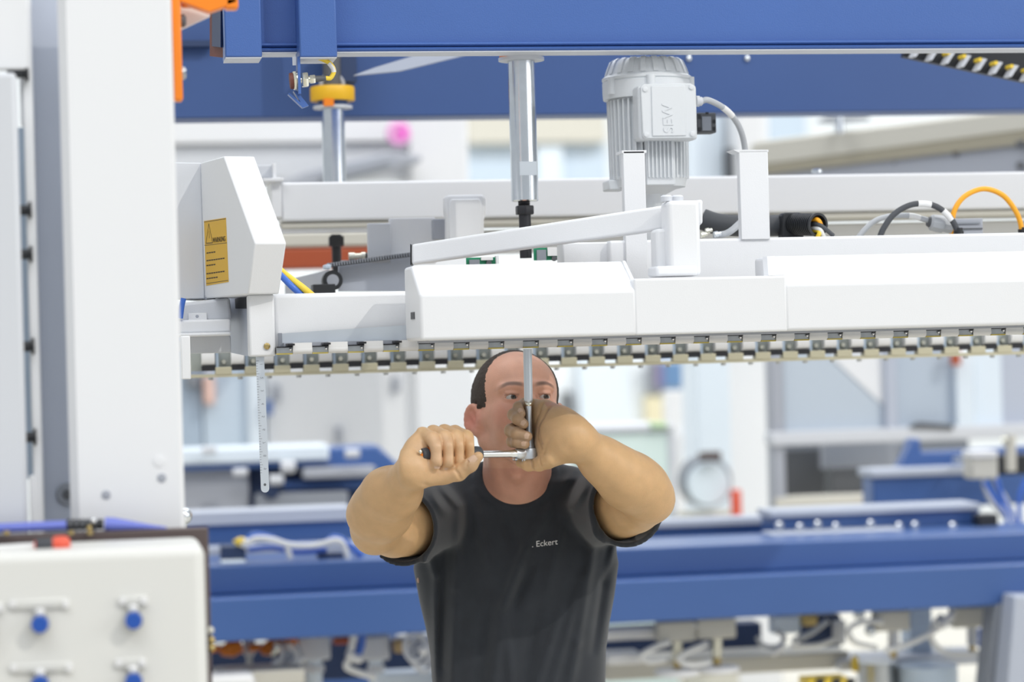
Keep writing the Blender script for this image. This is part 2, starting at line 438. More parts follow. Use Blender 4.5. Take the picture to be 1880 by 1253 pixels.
t, a, b, r, rd = rod('guide_rod', 'steel guide rod with a yellow ring on top, further back', 611, 200, 614, 398, 43, .95, 72, 0)
rdc = 41 * (a - CAM).dot(FWD) / F
add('yellow_ring', MB().lathe(a + Vector((0, 0, .008)), (0, 0, 1), [(.009, rdc * .98), (.012, rdc), (.037, rdc), (.041, rdc * .96)], 36), 'yellow', t, label='thick yellow plastic ring')
add('orange_block', MB().box(a.x - rd * .55, a.x - rd * .05, a.y - .05, a.y - .02, a.z + .002, a.z + .018), 'orange', t)
add('spacer', MB().cyl(a + Vector((0, 0, .004)), a + Vector((0, 0, .02)), rd * .75, n=24), 'blue_mid', t)
add('eye', MB().tube([a + Vector((-.022, 0, .04)), a + Vector((-.022, 0, .062)), a + Vector((0, 0, .082)), a + Vector((.022, 0, .062)), a + Vector((.022, 0, .04))], .006), 'grey', t)
add('stem', MB().cyl(a + Vector((0, 0, .04)), a + Vector((0, 0, .30)), .02, n=16), 'darkgrey', t)
# lower threaded end of that rod under the rear rail
c = at(617, 434, .80)
t = thing('adjusting_screw', 'black threaded screw and hex nut under the rear white rail', 'screw', c - Vector((0, 0, .07)))
add('nut', hexnut(MB(), c, (0, 0, -1), .0185, .022), 'black_steel', t)
add('collar', MB().cyl(c + Vector((0, 0, .004)), c, .012, n=12), 'black_steel', t)
add('shaft', MB().cyl(c, c - Vector((0, 0, .10)), .0105, n=16), 'black_steel', t)

# ------------------------------------------------------------------ proximity sensor on its blue bracket
Ys = -.03
t = thing('sensor_bracket', 'small blue bent bracket holding a metal proximity sensor', 'sensor', at(548, 197, Ys))
add('strip', PB(547, 552, 104, 172, Ys - .02, .04), 'blue', t)
add('tab', PB(537, 544, 104, 120, Ys - .01, .002), 'grey_white', t)
mb = MB().prism([at(539, 167, Ys), at(545, 167, Ys), at(567, 194, Ys), at(556, 198, Ys), at(529, 173, Ys), at(531, 170, Ys), at(552, 188, Ys)], (0, .02, 0))
add('folded_lip', mb, 'blue', t)
ax = (at(600, 145, Ys) - at(540, 150, Ys)).normalized()
c = at(532, 149, Ys)
add('sensing_face', MB().lathe(c, ax, [(0, .0145), (.006, .0155)], 28), M['primer'], t, label='dark red sensing face')
add('front_nut', hexnut(MB(), c + ax * .006, ax, .0185, .006), 'nickel', t)
add('washer', MB().lathe(c + ax * .012, ax, [(0, .0165), (.002, .0165)], 24), 'nickel', t)
add('rear_nut', hexnut(MB(), c + ax * .0215, ax, .0145, .012), 'nickel', t)
add('coupling', hexnut(MB(), c + ax * .0365, ax, .0085, .010), 'nickel', t)
add('barrel', MB().cyl(c + ax * .012, c + ax * .040, .0062, n=16), 'nickel', t)
add('grommet', MB().cyl(c + ax * .046, c + ax * .066, .0062, .0048, n=16), 'darkgrey', t)
pts = [c + ax * .066, at(607, 143, Ys), at(613, 130, Ys), at(606, 117, Ys), at(592, 109, Ys), at(575, 103, Ys)]
add('cable', MB().tube(pts, .0042), 'yellow_wire', t)
add('cable_sleeve', MB().tube([at(613.2, 133, Ys), at(611, 125, Ys), at(604, 116, Ys)], .0046), 'pad', t, label='white marking sleeve on the cable')

# ------------------------------------------------------------------ white rear rail
YR = .60
rr = t = thing('rear_rail', 'long white square rail behind the geared motor', 'rail', at(1200, 400, YR))
z0, z1 = at(1200, 395, YR).z, at(1200, 325, YR).z
x0, x1 = at(516, 360, YR).x, at(1880, 360, YR).x + .4
add('tube', MB().box(x0, x1, YR, YR + .1, z0, z1), 'white', t, bevel=.006, seg=3)
add('lower_flange', MB().box(x0, x1, YR + .01, YR + .16, z0 - .014, z0 - .001), 'cream', t, bevel=.003)
add('lower_channel', MB().box(at(780, 400, YR).x, x1, YR + .12, YR + .2, z0 - .07, z0 - .02), 'white', t, bevel=.004)
add('end_cap', PB(498, 517, 326, 400, YR - .012, .13), 'white', t, bevel=.003)
add('end_flange', PB(483, 521, 327, 333, YR - .03, .16), 'white', t, bevel=.001)
mb = PB(470, 506, 303, 327, YR + .02, .012)
add('end_tab', mb, 'grey_white', t, bevel=.002)
add('end_fin', PB(501, 507, 300, 327, YR - .01, .05), 'white', t, bevel=.001)
add('screw', MB().lathe(at(1500, 317, YR + .05), (0, 0, 1), [(0, .012), (.006, .012), (.009, .007)], 14), 'zinc', t)
# shelf plate and lugs under it on the left
Yk = .42
t = thing('carriage_plate', 'white angle plate and lugs carrying the belt under the rear rail', 'carriage', at(700, 480, Yk))
add('shelf_plate', PB(516, 700, 409, 424, YR + .02, .1), 'white', rr, bevel=.003)
add('upright_plate', PB(676, 718, 410, 485, Yk - .02, .02), 'grey_white', t, bevel=.002)
add('wide_plate', PB(716, 800, 400, 485, Yk, .02), 'white', t, bevel=.002)
add('side_plate', PB(796, 823, 402, 440, Yk - .06, .03), 'grey', t, bevel=.002)
add('upper_lug', slab([(820, 445), (820, 400), (817, 392), (817, 364), (822, 358), (886, 357), (892, 364), (892, 396), (889, 404), (889, 445)], Yk - .14, .03), 'white', t, bevel=.006, seg=3)
add('lug_face', slab([(825, 440), (825, 372), (829, 366), (880, 365), (884, 372), (884, 440)], Yk - .146, .006), 'white', t, bevel=.002)
add('low_plate', slab([(622, 486), (760, 470), (760, 535), (622, 535)], Yk - .02, .015), M['cool_grey'], t, bevel=.001)
add('ramp_plate', slab([(524, 515), (605, 495), (605, 540), (524, 540)], Yk + .12, .015), 'grey_white', t)
A, B = at(603, 491, Yk - .06), at(765, 470, Yk - .06)
dv = (B - A); L = dv.length; dv.normalize(); nv = Vector((-dv.z, 0, dv.x))
bt = thing('toothed_belt', 'black toothed drive belt running up over the dark pulley', 'belt', at(612, 535, Yk - .06))
add('belt', MB().prism([A, B, B + nv * .006, A + nv * .006], (0, .03, 0)), 'black', bt)
n = 34
for i in range(n):
    p = A + dv * (L * i / n) + nv * .005 - Vector((0, .001, 0))
    add('tooth', MB().prism([p - nv * .004, p + dv * .0026 - nv * .004, p + dv * .0026 + nv * .0035, p + nv * .0035], (0, .028, 0)), 'midgrey', bt, smooth=False)
c = at(611, 515, Yk - .06)
mb = MB().lathe(c, (0, 1, 0), [(0, .020), (.03, .020)], 28)
add('pulley', mb, 'black', bt)
mb = MB().lathe(c + Vector((0, -.002, 0)), (0, 1, 0), [(0, .012), (.003, .012), (.003, .006), (.20, .006)], 24)
add('hub', mb, 'grey', bt)
add('tensioner_block', PB(575, 616, 522, 545, Yk - .10, .05), 'black', bt, bevel=.001)
add('blue_clip', MB().box(*[f for f in (at(595, 490, Yk - .06).x, at(607, 490, Yk - .06).x, Yk - .07, Yk - .03, at(600, 496, Yk).z, at(600, 488, Yk).z)]), M['ice'], bt, bevel=.002)
t = thing('cable_plug', 'small white and silver plug beside the black adjusting screw', 'plug', at(655, 480, Yk + .1))
add('body', MB().lathe(at(640, 471, Yk + .1), (1, 0, 0), [(0, .008), (.012, .008), (.012, .006), (.026, .006), (.026, .0085), (.034, .0085)], 14), 'nickel', t)
add('tail', MB().lathe(at(668, 470, Yk + .1), (1, 0, 0), [(0, .006), (.008, .007), (.012, .004)], 12), 'black', t)
add('bracket', PB(628, 672, 478, 486, Yk + .09, .03), 'grey_white', t)
for nm, m, lab, dx in (('blue_cable', 'cable_blue', 'blue cable slanting down beside the faceted white housing', 0), ('yellow_cable', 'yellow_wire', 'yellow cable slanting down beside the blue cable', 9)):
    add(nm, MB().tube([at(485 + dx * 1.3, 478, .05), at(512 + dx, 502, .02), at(540 + dx * 2, 530, 0), at(575 + dx * 2, 560, .02)], .0062, 12), m, label=lab, cat='cable')
add('blue_cable', MB().tube([at(337, 548, -.05), at(334, 562, -.05), at(331, 585, -.05)], .005), 'cable_blue', label='short piece of blue cable beside the white upright', cat='cable')

# ------------------------------------------------------------------ faceted white housing with the warning label
t = thing('faceted_housing', 'faceted white sheet metal housing carrying a yellow warning label', 'housing', atd(440, 545, 4.3))
P0 = atd(368, 440, 4.45)
u = Vector((.27, -.963, 0)).normalized(); nrm = Vector((u.y, -u.x, 0))
sp = lambda x, y: atp(x, y, P0, nrm)
off = Vector((.963, .27, 0)) * .058
side = [sp(368, 299), sp(411, 287), sp(468, 447), sp(455, 541), sp(376, 549)]
add('shell', MB().prism(side, off), 'white', t, bevel=.0025)
lf = [sp(368, 299), sp(376, 549), atd(318, 550, 4.40), atd(312, 298, 4.44)]
add('left_panel', MB().prism(lf, Vector((.06, .25, 0))), 'grey_white', t, bevel=.002)
add('left_fold', MB().prism([sp(367, 301), sp(370, 420), sp(368, 549), atd(353, 549, 4.44)], Vector((.004, .02, 0))), 'white', t)
add('bottom_clip', MB().prism([sp(372, 543), sp(379, 543), sp(379, 550), sp(372, 550)], off * .3), 'grey', t)
tp = thing('warning_label', 'yellow warning sticker reading WARNUNG on the faceted housing', 'label', sp(398, 525))
nn = nrm if nrm.dot(CAM - P0) > 0 else -nrm
so_ = nn * .0006
add('sticker', MB().prism([sp(375, 406) + so_, sp(415, 400) + so_, sp(420, 518) + so_, sp(379, 525) + so_], -nn * .0005), 'label_yellow', tp, smooth=False)
uu = (sp(415, 400) - sp(375, 406)).normalized(); vv = Vector((0, 0, 1))
so2 = nn * .0009
def stroke(name, a, b, w):
    a, b = sp(*a) + so2, sp(*b) + so2; d = (b - a).normalized(); q = d.cross(nn).normalized() * w
    add(name, MB().prism([a - q, b - q, b + q, a + q], -nn * .0003), 'label_black', tp, smooth=False)
for s_ in (((379, 447), (391, 446)), ((379, 447), (384, 411)), ((391, 446), (384, 411))): stroke('triangle_line', *s_, .0007)
stroke('exclamation_mark', (384.6, 424), (384.9, 438), .0007)
for s_ in (((375.5, 408), (415, 402)), ((376, 451), (417, 446)), ((379.5, 521), (419.5, 515))): stroke('border_line', *s_, .0004)
def lab(txt, x, y, x2, y2, hpx):
    o, e = sp(x, y) + so2, sp(x2, y2) + so2
    text_on('lettering', txt, 'label_black', tp, o, e - o, (0, 0, 1), width=(e - o).length, size=.02, depth=.0002)
lab('WARNUNG', 391.5, 446, 414.5, 443, 10)
for (ya, xb) in ((465, 397), (479, 416), (488, 398), (503, 415), (512, 403)):
    for k in range(int((xb - 380) / 4.2)):
        xa = 380 + k * 4.2
        stroke('text_line', (xa, ya - (xa - 380) * .14), (xa + 3.3, ya - (xa + 3.3 - 380) * .14), .0011)

# ------------------------------------------------------------------ white blocks below the housing, at the left end of the press beam
t = thing('end_housing', 'white angled box with rails at the left end of the clamping bar', 'housing', at(390, 690, -.1))
Yl = -.02
add('sloped_box', MB().prism([at(331, 557, Yl), at(422, 546, Yl), at(426, 590, Yl), at(331, 592, Yl)], (0, .15, 0)), 'grey_white', t, bevel=.006, seg=3)
add('name_tab', PB(346, 380, 575, 590, Yl - .006, .006), 'white', t, bevel=.001)
add('name_tab_screw', MB().lathe(at(362, 581, Yl - .006), (0, -1, 0), [(0, .003), (.002, .002)], 10), 'grey', t)
add('upper_rail', PB(328, 424, 587, 612, Yl - .03, .06), 'white', t, bevel=.004)
add('lower_rail', PB(328, 424, 611, 618, Yl - .05, .08), 'white', t, bevel=.003)
add('apron', PB(349, 424, 617, 649, Yl, .02), 'grey_white', t, bevel=.002)
add('post', PB(333, 350, 617, 697, Yl - .10, .03), 'white', t, bevel=.002)
t = thing('clamp_block', 'white end block with a small brass screw holding the steel ruler', 'block', at(478, 655, -.16))
Yb = -.17
add('front_plate', PB(457, 505, 541, 655, Yb, .05), 'white', t, bevel=.004, seg=3)
add('side_cheek', MB().prism([atd(458, 544, 4.34), atd(458, 655, 4.34), atd(424, 648, 4.52), atd(421, 548, 4.52)], (.01, .02, 0)), 'cool_grey', t)
add('slot', MB().prism([atd(457, 546, 4.33), atd(457, 567, 4.33), atd(432, 567, 4.45), atd(431, 549, 4.45)], (.004, .004, 0)), 'black', t, label='black square slot in the side')
add('screw', MB().lathe(at(490, 636, Yb), (0, -1, 0), [(0, .0058), (.003, .0058), (.005, .003)], 14), 'brass', t)
t = thing('press_beam', 'white left part of the press beam with a grey slanted slot', 'beam', at(620, 640, -.13))
add('beam', PB(503, 775, 537, 640, -.15, .12, 640), 'white', t, bevel=.008, seg=3)
add('slot_plate', MB().prism([at(514, 613, -.152), at(540, 611, -.156), at(750, 597, -.17), at(750, 629, -.17), at(516, 637, -.152)], (0, .01, 0)), 'satin', t)
add('slot_end', PB(511, 518, 612, 639, -.154, .01), 'midgrey', t)

# ------------------------------------------------------------------ front main beam, posts, slanting arm
YM = -.10
t = thing('main_beam', 'white box beam with two upright plates in front of the motor', 'beam', at(1500, 560, YM))
add('beam', MB().box(at(1120, 500, YM).x, at(1880, 500, YM).x + .35, YM, YM + .10, at(1500, 560, YM).z, at(1500, 434.5, YM).z), 'white', t, bevel=.005, seg=3)
add('step_plate', PB(1034, 1122, 445, 520, YM + .02, .06), 'white', t, bevel=.003)
Yq = YM - .005
mb = PB(1147, 1187, 277, 520, Yq, .02)
up1 = add('upright', mb, 'white', t, bevel=.0015)
add('upright_lip', PB(1142, 1187, 276, 281, Yq, .05), 'white', up1)
mb = PB(1359, 1412, 276, 440, Yq, .02)
up2 = add('upright', mb, 'white', t, bevel=.0015)
add('upright_lip', MB().prism([at(1346, 275, Yq), at(1411, 275, Yq), at(1411, 279, Yq), at(1356, 280, Yq)], (0, .05, 0)), 'white', up2)

t = thing('support_arm', 'slanting white box arm ending on a blurred white post', 'arm', at(1250, 505, -.42))
Ya, Yz = -.02, -.31
L0 = [at(755, 449, Ya), at(755, 486, Ya)]; R0 = [at(1290, 366, Yz), at(1290, 412, Yz)]
bk = Vector((.01, .05, 0))
add('arm_tube', MB().loft([L0[0], L0[1], L0[1] + bk, L0[0] + bk], [R0[0], R0[1], R0[1] + bk, R0[0] + bk]), 'white', t, bevel=.005, seg=3)
add('arm_end', MB().loft([L0[0] + Vector((-.002, 0, .001)), L0[1] + Vector((-.002, 0, -.001)), L0[1] + bk + Vector((-.002, 0, -.001)), L0[0] + bk + Vector((-.002, 0, .001))], [L0[0], L0[1], L0[1] + bk, L0[0] + bk]), 'black', t)
add('post', PB(1228, 1287, 368, 507, Yz - .03, .06), 'white', t, bevel=.008, seg=3)
add('side_post', PB(1206, 1230, 420, 500, Yz, .05), 'white', t, bevel=.006)
add('post_foot', PB(1205, 1282, 488, 507, Yz - .035, .07), 'white', t, bevel=.005)
for x in (1224, 1244):
    add('top_bolt', MB().lathe(at(x, 370, Yz), (0, 0, 1), [(0, .011), (.008, .011), (.011, .007)], 12), 'grey_white', t)
for x, y, m in ((1287, 432, 'nickel'), (1296, 425, 'nickel'), (1312, 431, 'zinc')):
    add('fitting', MB().lathe(at(x, y, YM + .02), (1, 0, .2), [(0, .006), (.006, .006), (.006, .004), (.012, .004)], 10), m, t)

# long white front cover with two sloped hoods
YV = -.40
t = thing('front_cover', 'long white front cover with two bright sloped hoods over the clamping bar', 'cover', at(1300, 612, YV))
x0, x1 = at(771, 590, YV).x, at(1880, 560, YV).x + .3
zb = at(1300, 612.5, YV).z
zf = at(1300, 509, YV).z
xh1, xh2 = at(1168, 520, YV).x, at(1440, 515, YV).x
zh = at(970, 536, YV).z; zt = at(960, 484, YV + .10).z
def hood(xa, xb):
    pr = [(YV, zb), (YV, zh), (YV + .10, zt), (YV + .19, zt), (YV + .19, zb)]
    return MB().prism([(xa, y, zz) for y, zz in pr], (xb - xa, 0, 0))
add('left_hood', hood(x0, xh1), 'white', t, bevel=.006, seg=3)
add('middle_panel', MB().box(xh1 - .004, xh2 + .004, YV, YV + .14, zb, zf), 'white', t, bevel=.004, seg=3)
zh2 = at(1660, 517, YV).z; zt2 = at(1660, 466, YV + .10).z
pr = [(YV, zb), (YV, zh2), (YV + .10, zt2), (YV + .19, zt2), (YV + .19, zb)]
add('right_hood', MB().prism([(xh2, y, zz) for y, zz in pr], (x1 - xh2, 0, 0)), 'white', t, bevel=.006, seg=3)
zi = zf + .001
add('hood_gusset', MB().prism([(xh2 - .022, YV + .02, zi), (xh2 + .01, YV + .02, zi), (xh2 + .01, YV + .09, zt2), (xh2 - .004, YV + .09, zt2)], (0, .03, 0)), 'white', t)
add('hood_rim', MB().prism([(xh1 - .002, YV - .001, zh), (xh1 - .002, YV + .10, zt + .002), (xh1 - .002, YV + .10, zt - .01), (xh1 - .002, YV + .008, zh - .01)], (.007, 0, 0)), 'white', t, bevel=.002)
c = atp(758.5, 580, (x0, 0, 0), Vector((1, 0, 0)))
add('square_hole', MB().box(x0 - .0015, x0 + .004, c.y - .022, c.y + .022, c.z - .006, c.z + .006), 'black', t, label='small black square hole in the cover end')
add('lower_lip', MB().box(x0 + .02, x1, YV + .04, YV + .19, zb - .004, zb), 'grey', t)

# ------------------------------------------------------------------ clamping bars: rows of white pads and steel brackets
YT = -.20
xs = [523, 590, 654, 719, 784, 848, 912, 976, 1040, 1102, 1166, 1228, 1290, 1352, 1414, 1475, 1536, 1596, 1657, 1717, 1777, 1835]
X0, X1 = at(523, 640, YT).x, at(1835, 605, YT).x
pit = (X1 - X0) / 21
zc = at(976, 631, YT).z
t = thing('clamping_bar', 'clamping bar of white pads and steel brackets touched by the socket bar', 'clamping bar', (0, YT, zc - .01))
add('carrier', MB().box(X0 + .0, X1 + pit * 2, YT + .016, YT + .05, zc + .006, zc + .0125), 'grey', t)
proto = None
def copy_part(src, parent, dx):
    o = src.copy(); COL.objects.link(o); o.parent = parent; o.location = (dx, 0, 0); return o
pads = brs = None
for i in range(24):
    dx = pit * i
    if i == 0:
        cx = X0
        mb = MB().lathe((cx + pit * .5 - .0175, YT + .012, zc), (1, 0, 0), [(0, .0070), (.0008, .0078), (.0342, .0078), (.035, .0070)], 20)
        mb.box(cx + pit * .5 - .0168, cx + pit * .5 + .0168, YT + .0045, YT + .019, zc - .001, zc + .012)
        p_pad = add('pad', mb, 'pad', t)
        mb = MB().box(cx - .0135, cx + .0135, YT + .010, YT + .05, zc - .0068, zc + .006)
        p_br = add('bracket', mb, 'steel', t)
        p_top = add('bracket_top', MB().box(cx - .0137, cx + .0145, YT + .004, YT + .02, zc + .004, zc + .0062), 'black_steel', p_br)
        p_reflection = add('bracket_reflection', MB().box(cx - .0137, cx + .0137, YT + .006, YT + .03, zc - .0080, zc - .0056), 'yellow_reflection', p_br)  # yellow strip drawn for the reflection along the bracket
        p_pin = add('pin', MB().ball((cx + .0105, YT + .007, zc + .001), .0028, 10), 'chrome', p_br)
        p_clip = add('clip', MB().box(cx + .003, cx + .016, YT - .02, YT + .02, zc + .0075, zc + .011), 'black_steel', p_br)
    else:
        if i < 23: copy_part(p_pad, t, dx)
        b = copy_part(p_br, t, dx)
        for q in (p_top, p_reflection, p_pin, p_clip):
            c = copy_part(q, b, 0)
YT2 = .56
xr = at(383, 670, YT2).x; xq = at(1625, 640, YT2).x
pit2 = (xq - xr) / 24
zc2 = at(1019, 662, YT2).z
t = thing('rear_clamping_bar', 'second clamping bar with yellowish comb teeth behind the man, half hidden', 'clamping bar', (0, YT2, zc2 - .02))
add('carrier', MB().box(xr - .07, xq + pit2 * 7, YT2 + .03, YT2 + .09, zc2 + .040, zc2 + .060), 'grey_white', t)
add('recess_plate', MB().box(xr - .05, xq + pit2 * 7, YT2 + .026, YT2 + .03, zc2 - .002, zc2 + .045), mat('olive_grey_plate', (.46, .49, .46), .5), t)
add('lower_strip', MB().box(xr - .05, xq + pit2 * 7, YT2 + .002, YT2 + .03, zc2 - .0155, zc2 - .0090), 'cream_metal', t)
for i in range(31):
    dx = pit2 * i
    if i == 0:
        p_t = add('tooth', MB().box(xr + .0135, xr + pit2 - .0135, YT2, YT2 + .026, zc2 - .010, zc2 + .005), 'cream_metal', t, bevel=.001)
        p_h = add('tooth_head', MB().prism([(xr - .014, YT2 + yy, zc2 + zz) for yy, zz in ((.024, .040), (.004, .040), (.001, .030), (.0, .018), (.004, .011), (.010, .008), (.024, .008))], (.027, 0, 0)), 'pad', t)
        p_s = add('socket', MB().box(xr - .0135, xr + .0135, YT2 + .002, YT2 + .026, zc2 - .002, zc2 + .008), 'black_steel', t)
        p_u = add('upper_link', MB().box(xr + .015, xr + .021, YT2 + .01, YT2 + .026, zc2 + .004, zc2 + .036), 'bluegrey', t)
        p_b = add('foot_screw', MB().lathe((xr + .004, YT2 + .008, zc2 - .016), (0, 0, -1), [(0, .006), (.005, .005)], 10), 'steel', t)
        p_k = add('bright_screw', MB().lathe((xr + .032, YT2 + .026, zc2 + .016), (0, -1, 0), [(0, .0055), (.012, .0045)], 10), 'nickel', t)
    else:
        for q in (p_t, p_h, p_s, p_u, p_b, p_k): copy_part(q, t, dx)

# ------------------------------------------------------------------ geared motor
Ym = .12
dm = (at(1190, 250, Ym) - CAM).dot(FWD); s_ = dm / F
t = thing('geared_motor', 'upright pale grey geared motor with a finned body and terminal box', 'motor', at(1197, 365, Ym))
ctop = at(1187, 112, Ym)
dn = Vector((0, 0, -1))
hz = lambda y: (at(1190, y, Ym).z)
cx, cy = at(1190, 250, Ym).x, Ym
O = Vector((cx, cy, 0))
def ml(prof, n=40, ph=0): return MB().lathe(O, (0, 0, 1), [(hz(y), r * s_) for y, r in prof], n, ph)
add('fan_cowl', ml([(183, 72), (183, 81), (172, 82), (152, 82), (150, 80), (141, 79), (139, 76), (126, 71), (116, 66), (112, 61), (110, 52)], 40), 'alu', t, bevel=0, angle=25)
add('cowl_rim', ml([(150, 80), (148, 82.5), (144, 82.5), (142, 80)], 40), 'alu', t)
for k in range(20):
    a = 2 * math.pi * k / 20
    d = Vector((math.cos(a), math.sin(a), 0)); q = Vector((-d.y, d.x, 0)) * .005
    pz = lambda y, r: O + d * r * s_ + Vector((0, 0, hz(y)))
    add('cowl_rib', MB().prism([pz(138, 66) - q, pz(138, 77.5) - q, pz(125, 73) - q, pz(114, 68) - q, pz(109.5, 61) - q, pz(110, 52) - q], q * 2), 'alu', t)
for a in (R(205), R(335), R(262)):
    d = Vector((math.cos(a), math.sin(a), 0))
    add('cowl_boss', MB().cyl(O + d * 80 * s_ + Vector((0, 0, hz(176))), O + d * 80 * s_ + Vector((0, 0, hz(146))), .009, n=14), 'alu', t)
add('body', ml([(345, 60), (345, 66), (183, 66)], 40), 'alu', t)
for k in range(40):
    a = 2 * math.pi * (k + .5) / 40
    d = Vector((math.cos(a), math.sin(a), 0)); q = Vector((-d.y, d.x, 0)) * .0016
    pz = lambda y, r: O + d * r * s_ + Vector((0, 0, hz(y)))
    add('fin', MB().prism([pz(330, 64) - q, pz(330, 73) - q, pz(186, 75) - q, pz(186, 64) - q], q * 2), 'alu', t)
add('lower_flange', ml([(347, 58), (344, 66), (326, 70), (324, 66)], 40), 'alu', t)
add('neck', ml([(500, 30), (366, 26), (358, 30), (347, 52)], 32), 'alu', t)
add('side_lug', PB(1118, 1150, 330, 349, Ym - .02, .06), 'alu', t, bevel=.003)
# terminal box
Yt = Ym - .115
bx = PB(1172, 1280, 156, 257, Yt, .05)
tb = add('terminal_box', bx, 'alu', t, bevel=.006, seg=3)
add('terminal_lid', slab([(1182, 154), (1268, 153), (1276, 158), (1278, 250), (1274, 254), (1184, 255), (1180, 250), (1176, 160)], Yt - .008, .009), 'alu', tb, bevel=.002)
add('lid_panel', slab([(1196, 158), (1258, 157), (1260, 249), (1198, 250)], Yt - .0105, .004), 'alu', tb, bevel=.0012)
for x, y in ((1184, 164), (1269, 160), (1186, 247), (1271, 246)):
    add('lid_screw', MB().lathe(at(x, y, Yt - .007), (0, -1, 0), [(0, .0048), (.0035, .0048), (.004, .003)], 14), 'alu', tb)
o, e = at(1237, 243, Yt - .0108), at(1233, 190, Yt - .0108)
text_on('raised_lettering', 'SEW', 'alu', tb, o, e - o, (-1, 0, 0), width=(e - o).length, size=.024, depth=.0012)
add('dark_vent', PB(1170, 1175, 188, 222, Yt + .02, .01), 'black', t)
add('duct', PB(1186, 1240, 255, 340, Ym - .083, .05), 'alu', t, bevel=.002)
for k in range(7):
    xx = 1190 + k * 7.2
    add('duct_fin', PB(xx, xx + 2.6, 258, 326, Ym - .088, .01), 'alu', t)
g = at(1278, 186, Ym - .08)
add('cable_gland', MB().lathe(g, (1, 0, -.05), [(0, .0105), (.006, .0105), (.006, .0085), (.011, .0085), (.013, .006)], 12), 'grey_white', t)
pts = [g + Vector((.011, 0, 0)), at(1300, 184, Ym - .08), at(1325, 196, Ym - .06), at(1345, 214, Ym - .04), at(1360, 240, Ym - .02), at(1368, 275, Ym), at(1372, 330, Ym)]
cb = add('motor_cable', MB().tube(pts, .0058, 12), 'cable_grey', t)
add('marking_sleeve', MB().tube([at(1327, 197.5, Ym - .059), at(1336, 204.5, Ym - .05), at(1344, 213, Ym - .041)], .0063, 12), 'pad', cb, label='white marking sleeve')
bo = thing('junction_box', 'small dark grey clip box hanging behind the motor terminal box', 'box', at(1297, 243, .16))
add('bracket', PB(1255, 1284, 226, 240, .17, .01), 'darkgrey', bo)
add('body', PB(1280, 1315, 207, 244, .16, .04), 'darkgrey', bo, bevel=.002)
for (a, b, c, d) in ((1282, 1287, 210, 218), (1282, 1287, 234, 241), (1296, 1301, 206, 209), (1310, 1314, 220, 226), (1310, 1314, 233, 240)):
    add('clip', PB(a, b, c, d, .157, .004), 'black', bo)
add('panel', PB(1289, 1306, 214, 240, .157, .004), 'midgrey', bo, bevel=.001)

# ------------------------------------------------------------------ hoses and cables on the main beam
Yh = .06
t = thing('corrugated_conduit', 'black corrugated conduit with white, black and orange wires coming out', 'conduit', at(1470, 435, Yh))
A, B = at(1456, 412, Yh + .01), at(1500, 413, Yh - .06)
ax = (B - A).normalized()
mb = MB(); L = (B - A).length; prof = []
for i in range(13):
    h = L * i / 13
    prof += [(h, .0195), (h + L / 26, .0195), (h + L / 26, .0215), (h + L / 13, .0215)]
prof += [(L, .023), (L + .004, .023), (L + .004, .0185), (L - .02, .0175)]
add('corrugated_pipe', mb.lathe(A, ax, prof, 28), 'black', t, angle=20)
add('pipe_mouth', MB().lathe(A, ax, [(L - .018, .0170), (L - .014, .0170)], 24), M['brown'], t)
add('holder', slab([(1436, 440), (1437, 394), (1441, 390), (1470, 390), (1476, 396), (1476, 440)], Yh + .0, .03), 'black', t, bevel=.003)
add('rear_hose', MB().tube([at(1290, 403, Yh + .05), at(1320, 412, Yh + .04), at(1370, 415, Yh + .04), at(1440, 414, Yh + .04)], .021, 18), 'rubber', t)
for nm, m, dz, y2 in (('white_wire', 'cable_white', -.008, 438), ('black_wire', 'cable_dark', .0005, 433), ('orange_wire', 'orange_cable', .008, 438), ('yellow_wire', 'yellow_wire', -.013, 444)):
    a = B - ax * .03 + Vector((0, 0, dz))
    add(nm, MB().tube([a, B + ax * .006 + Vector((0, 0, dz)), at({'w': 1514, 'b': 1530, 'o': 1512, 'y': 1496}[nm[0]], y2, Yh - .06 + (.02 if nm[0] == 'o' else 0))], .0042), m, t)
def cable(name, pts, r, m, lab):
    return add(name, MB().tube(pts, r, 12), m, label=lab, cat='cable')
cable('grey_cable', [at(1310, 432, .0), at(1330, 430, 0), at(1345, 422, 0), at(1365, 404, .02), at(1380, 395, .04)], .0065, 'cable_grey', 'short grey cable bending up behind the upright plate')
t = thing('grey_cable', 'pale grey cable arching into a grey connector', 'cable', at(1640, 430, Yh))
add('sheath', MB().tube([at(1570, 445, Yh), at(1586, 424, Yh), at(1605, 407, Yh), at(1630, 398, Yh), at(1665, 396, Yh), at(1690, 401, Yh), at(1712, 407, Yh)], .0055, 12), 'cable_grey', t)
add('marking_sleeve', MB().tube([at(1668, 396.2, Yh), at(1678, 397.5, Yh), at(1689, 400.8, Yh)], .006, 12), 'pad', t)
a, b = at(1707, 408, Yh), at(1750, 416, Yh)
add('connector_nut', MB().lathe(a, b - a, [(0, .012), (.004, .016), (.016, .0175), (.026, .0175), (.027, .015), (.045, .015)], 10), 'cable_grey', t)
add('collar', MB().lathe(a - (b - a) * .1, b - a, [(0, .009), (.006, .011)], 12), 'darkgrey', t)
t = thing('plug_housing', 'grey rectangular plug housing on the beam beside the orange cable', 'connector', at(1775, 428, Yh))
add('body', PB(1752, 1805, 401, 432, Yh + .01, .03), 'grey', t, bevel=.002)
add('latch', PB(1756, 1800, 408, 411, Yh + .006, .006), 'midgrey', t)
add('groove', PB(1756, 1804, 419, 421, Yh + .007, .005), 'darkgrey', t)
t = thing('dark_cable', 'dark grey cable arching over the beam with two white markers', 'cable', at(1690, 430, Yh - .03))
Yz_ = Yh - .03
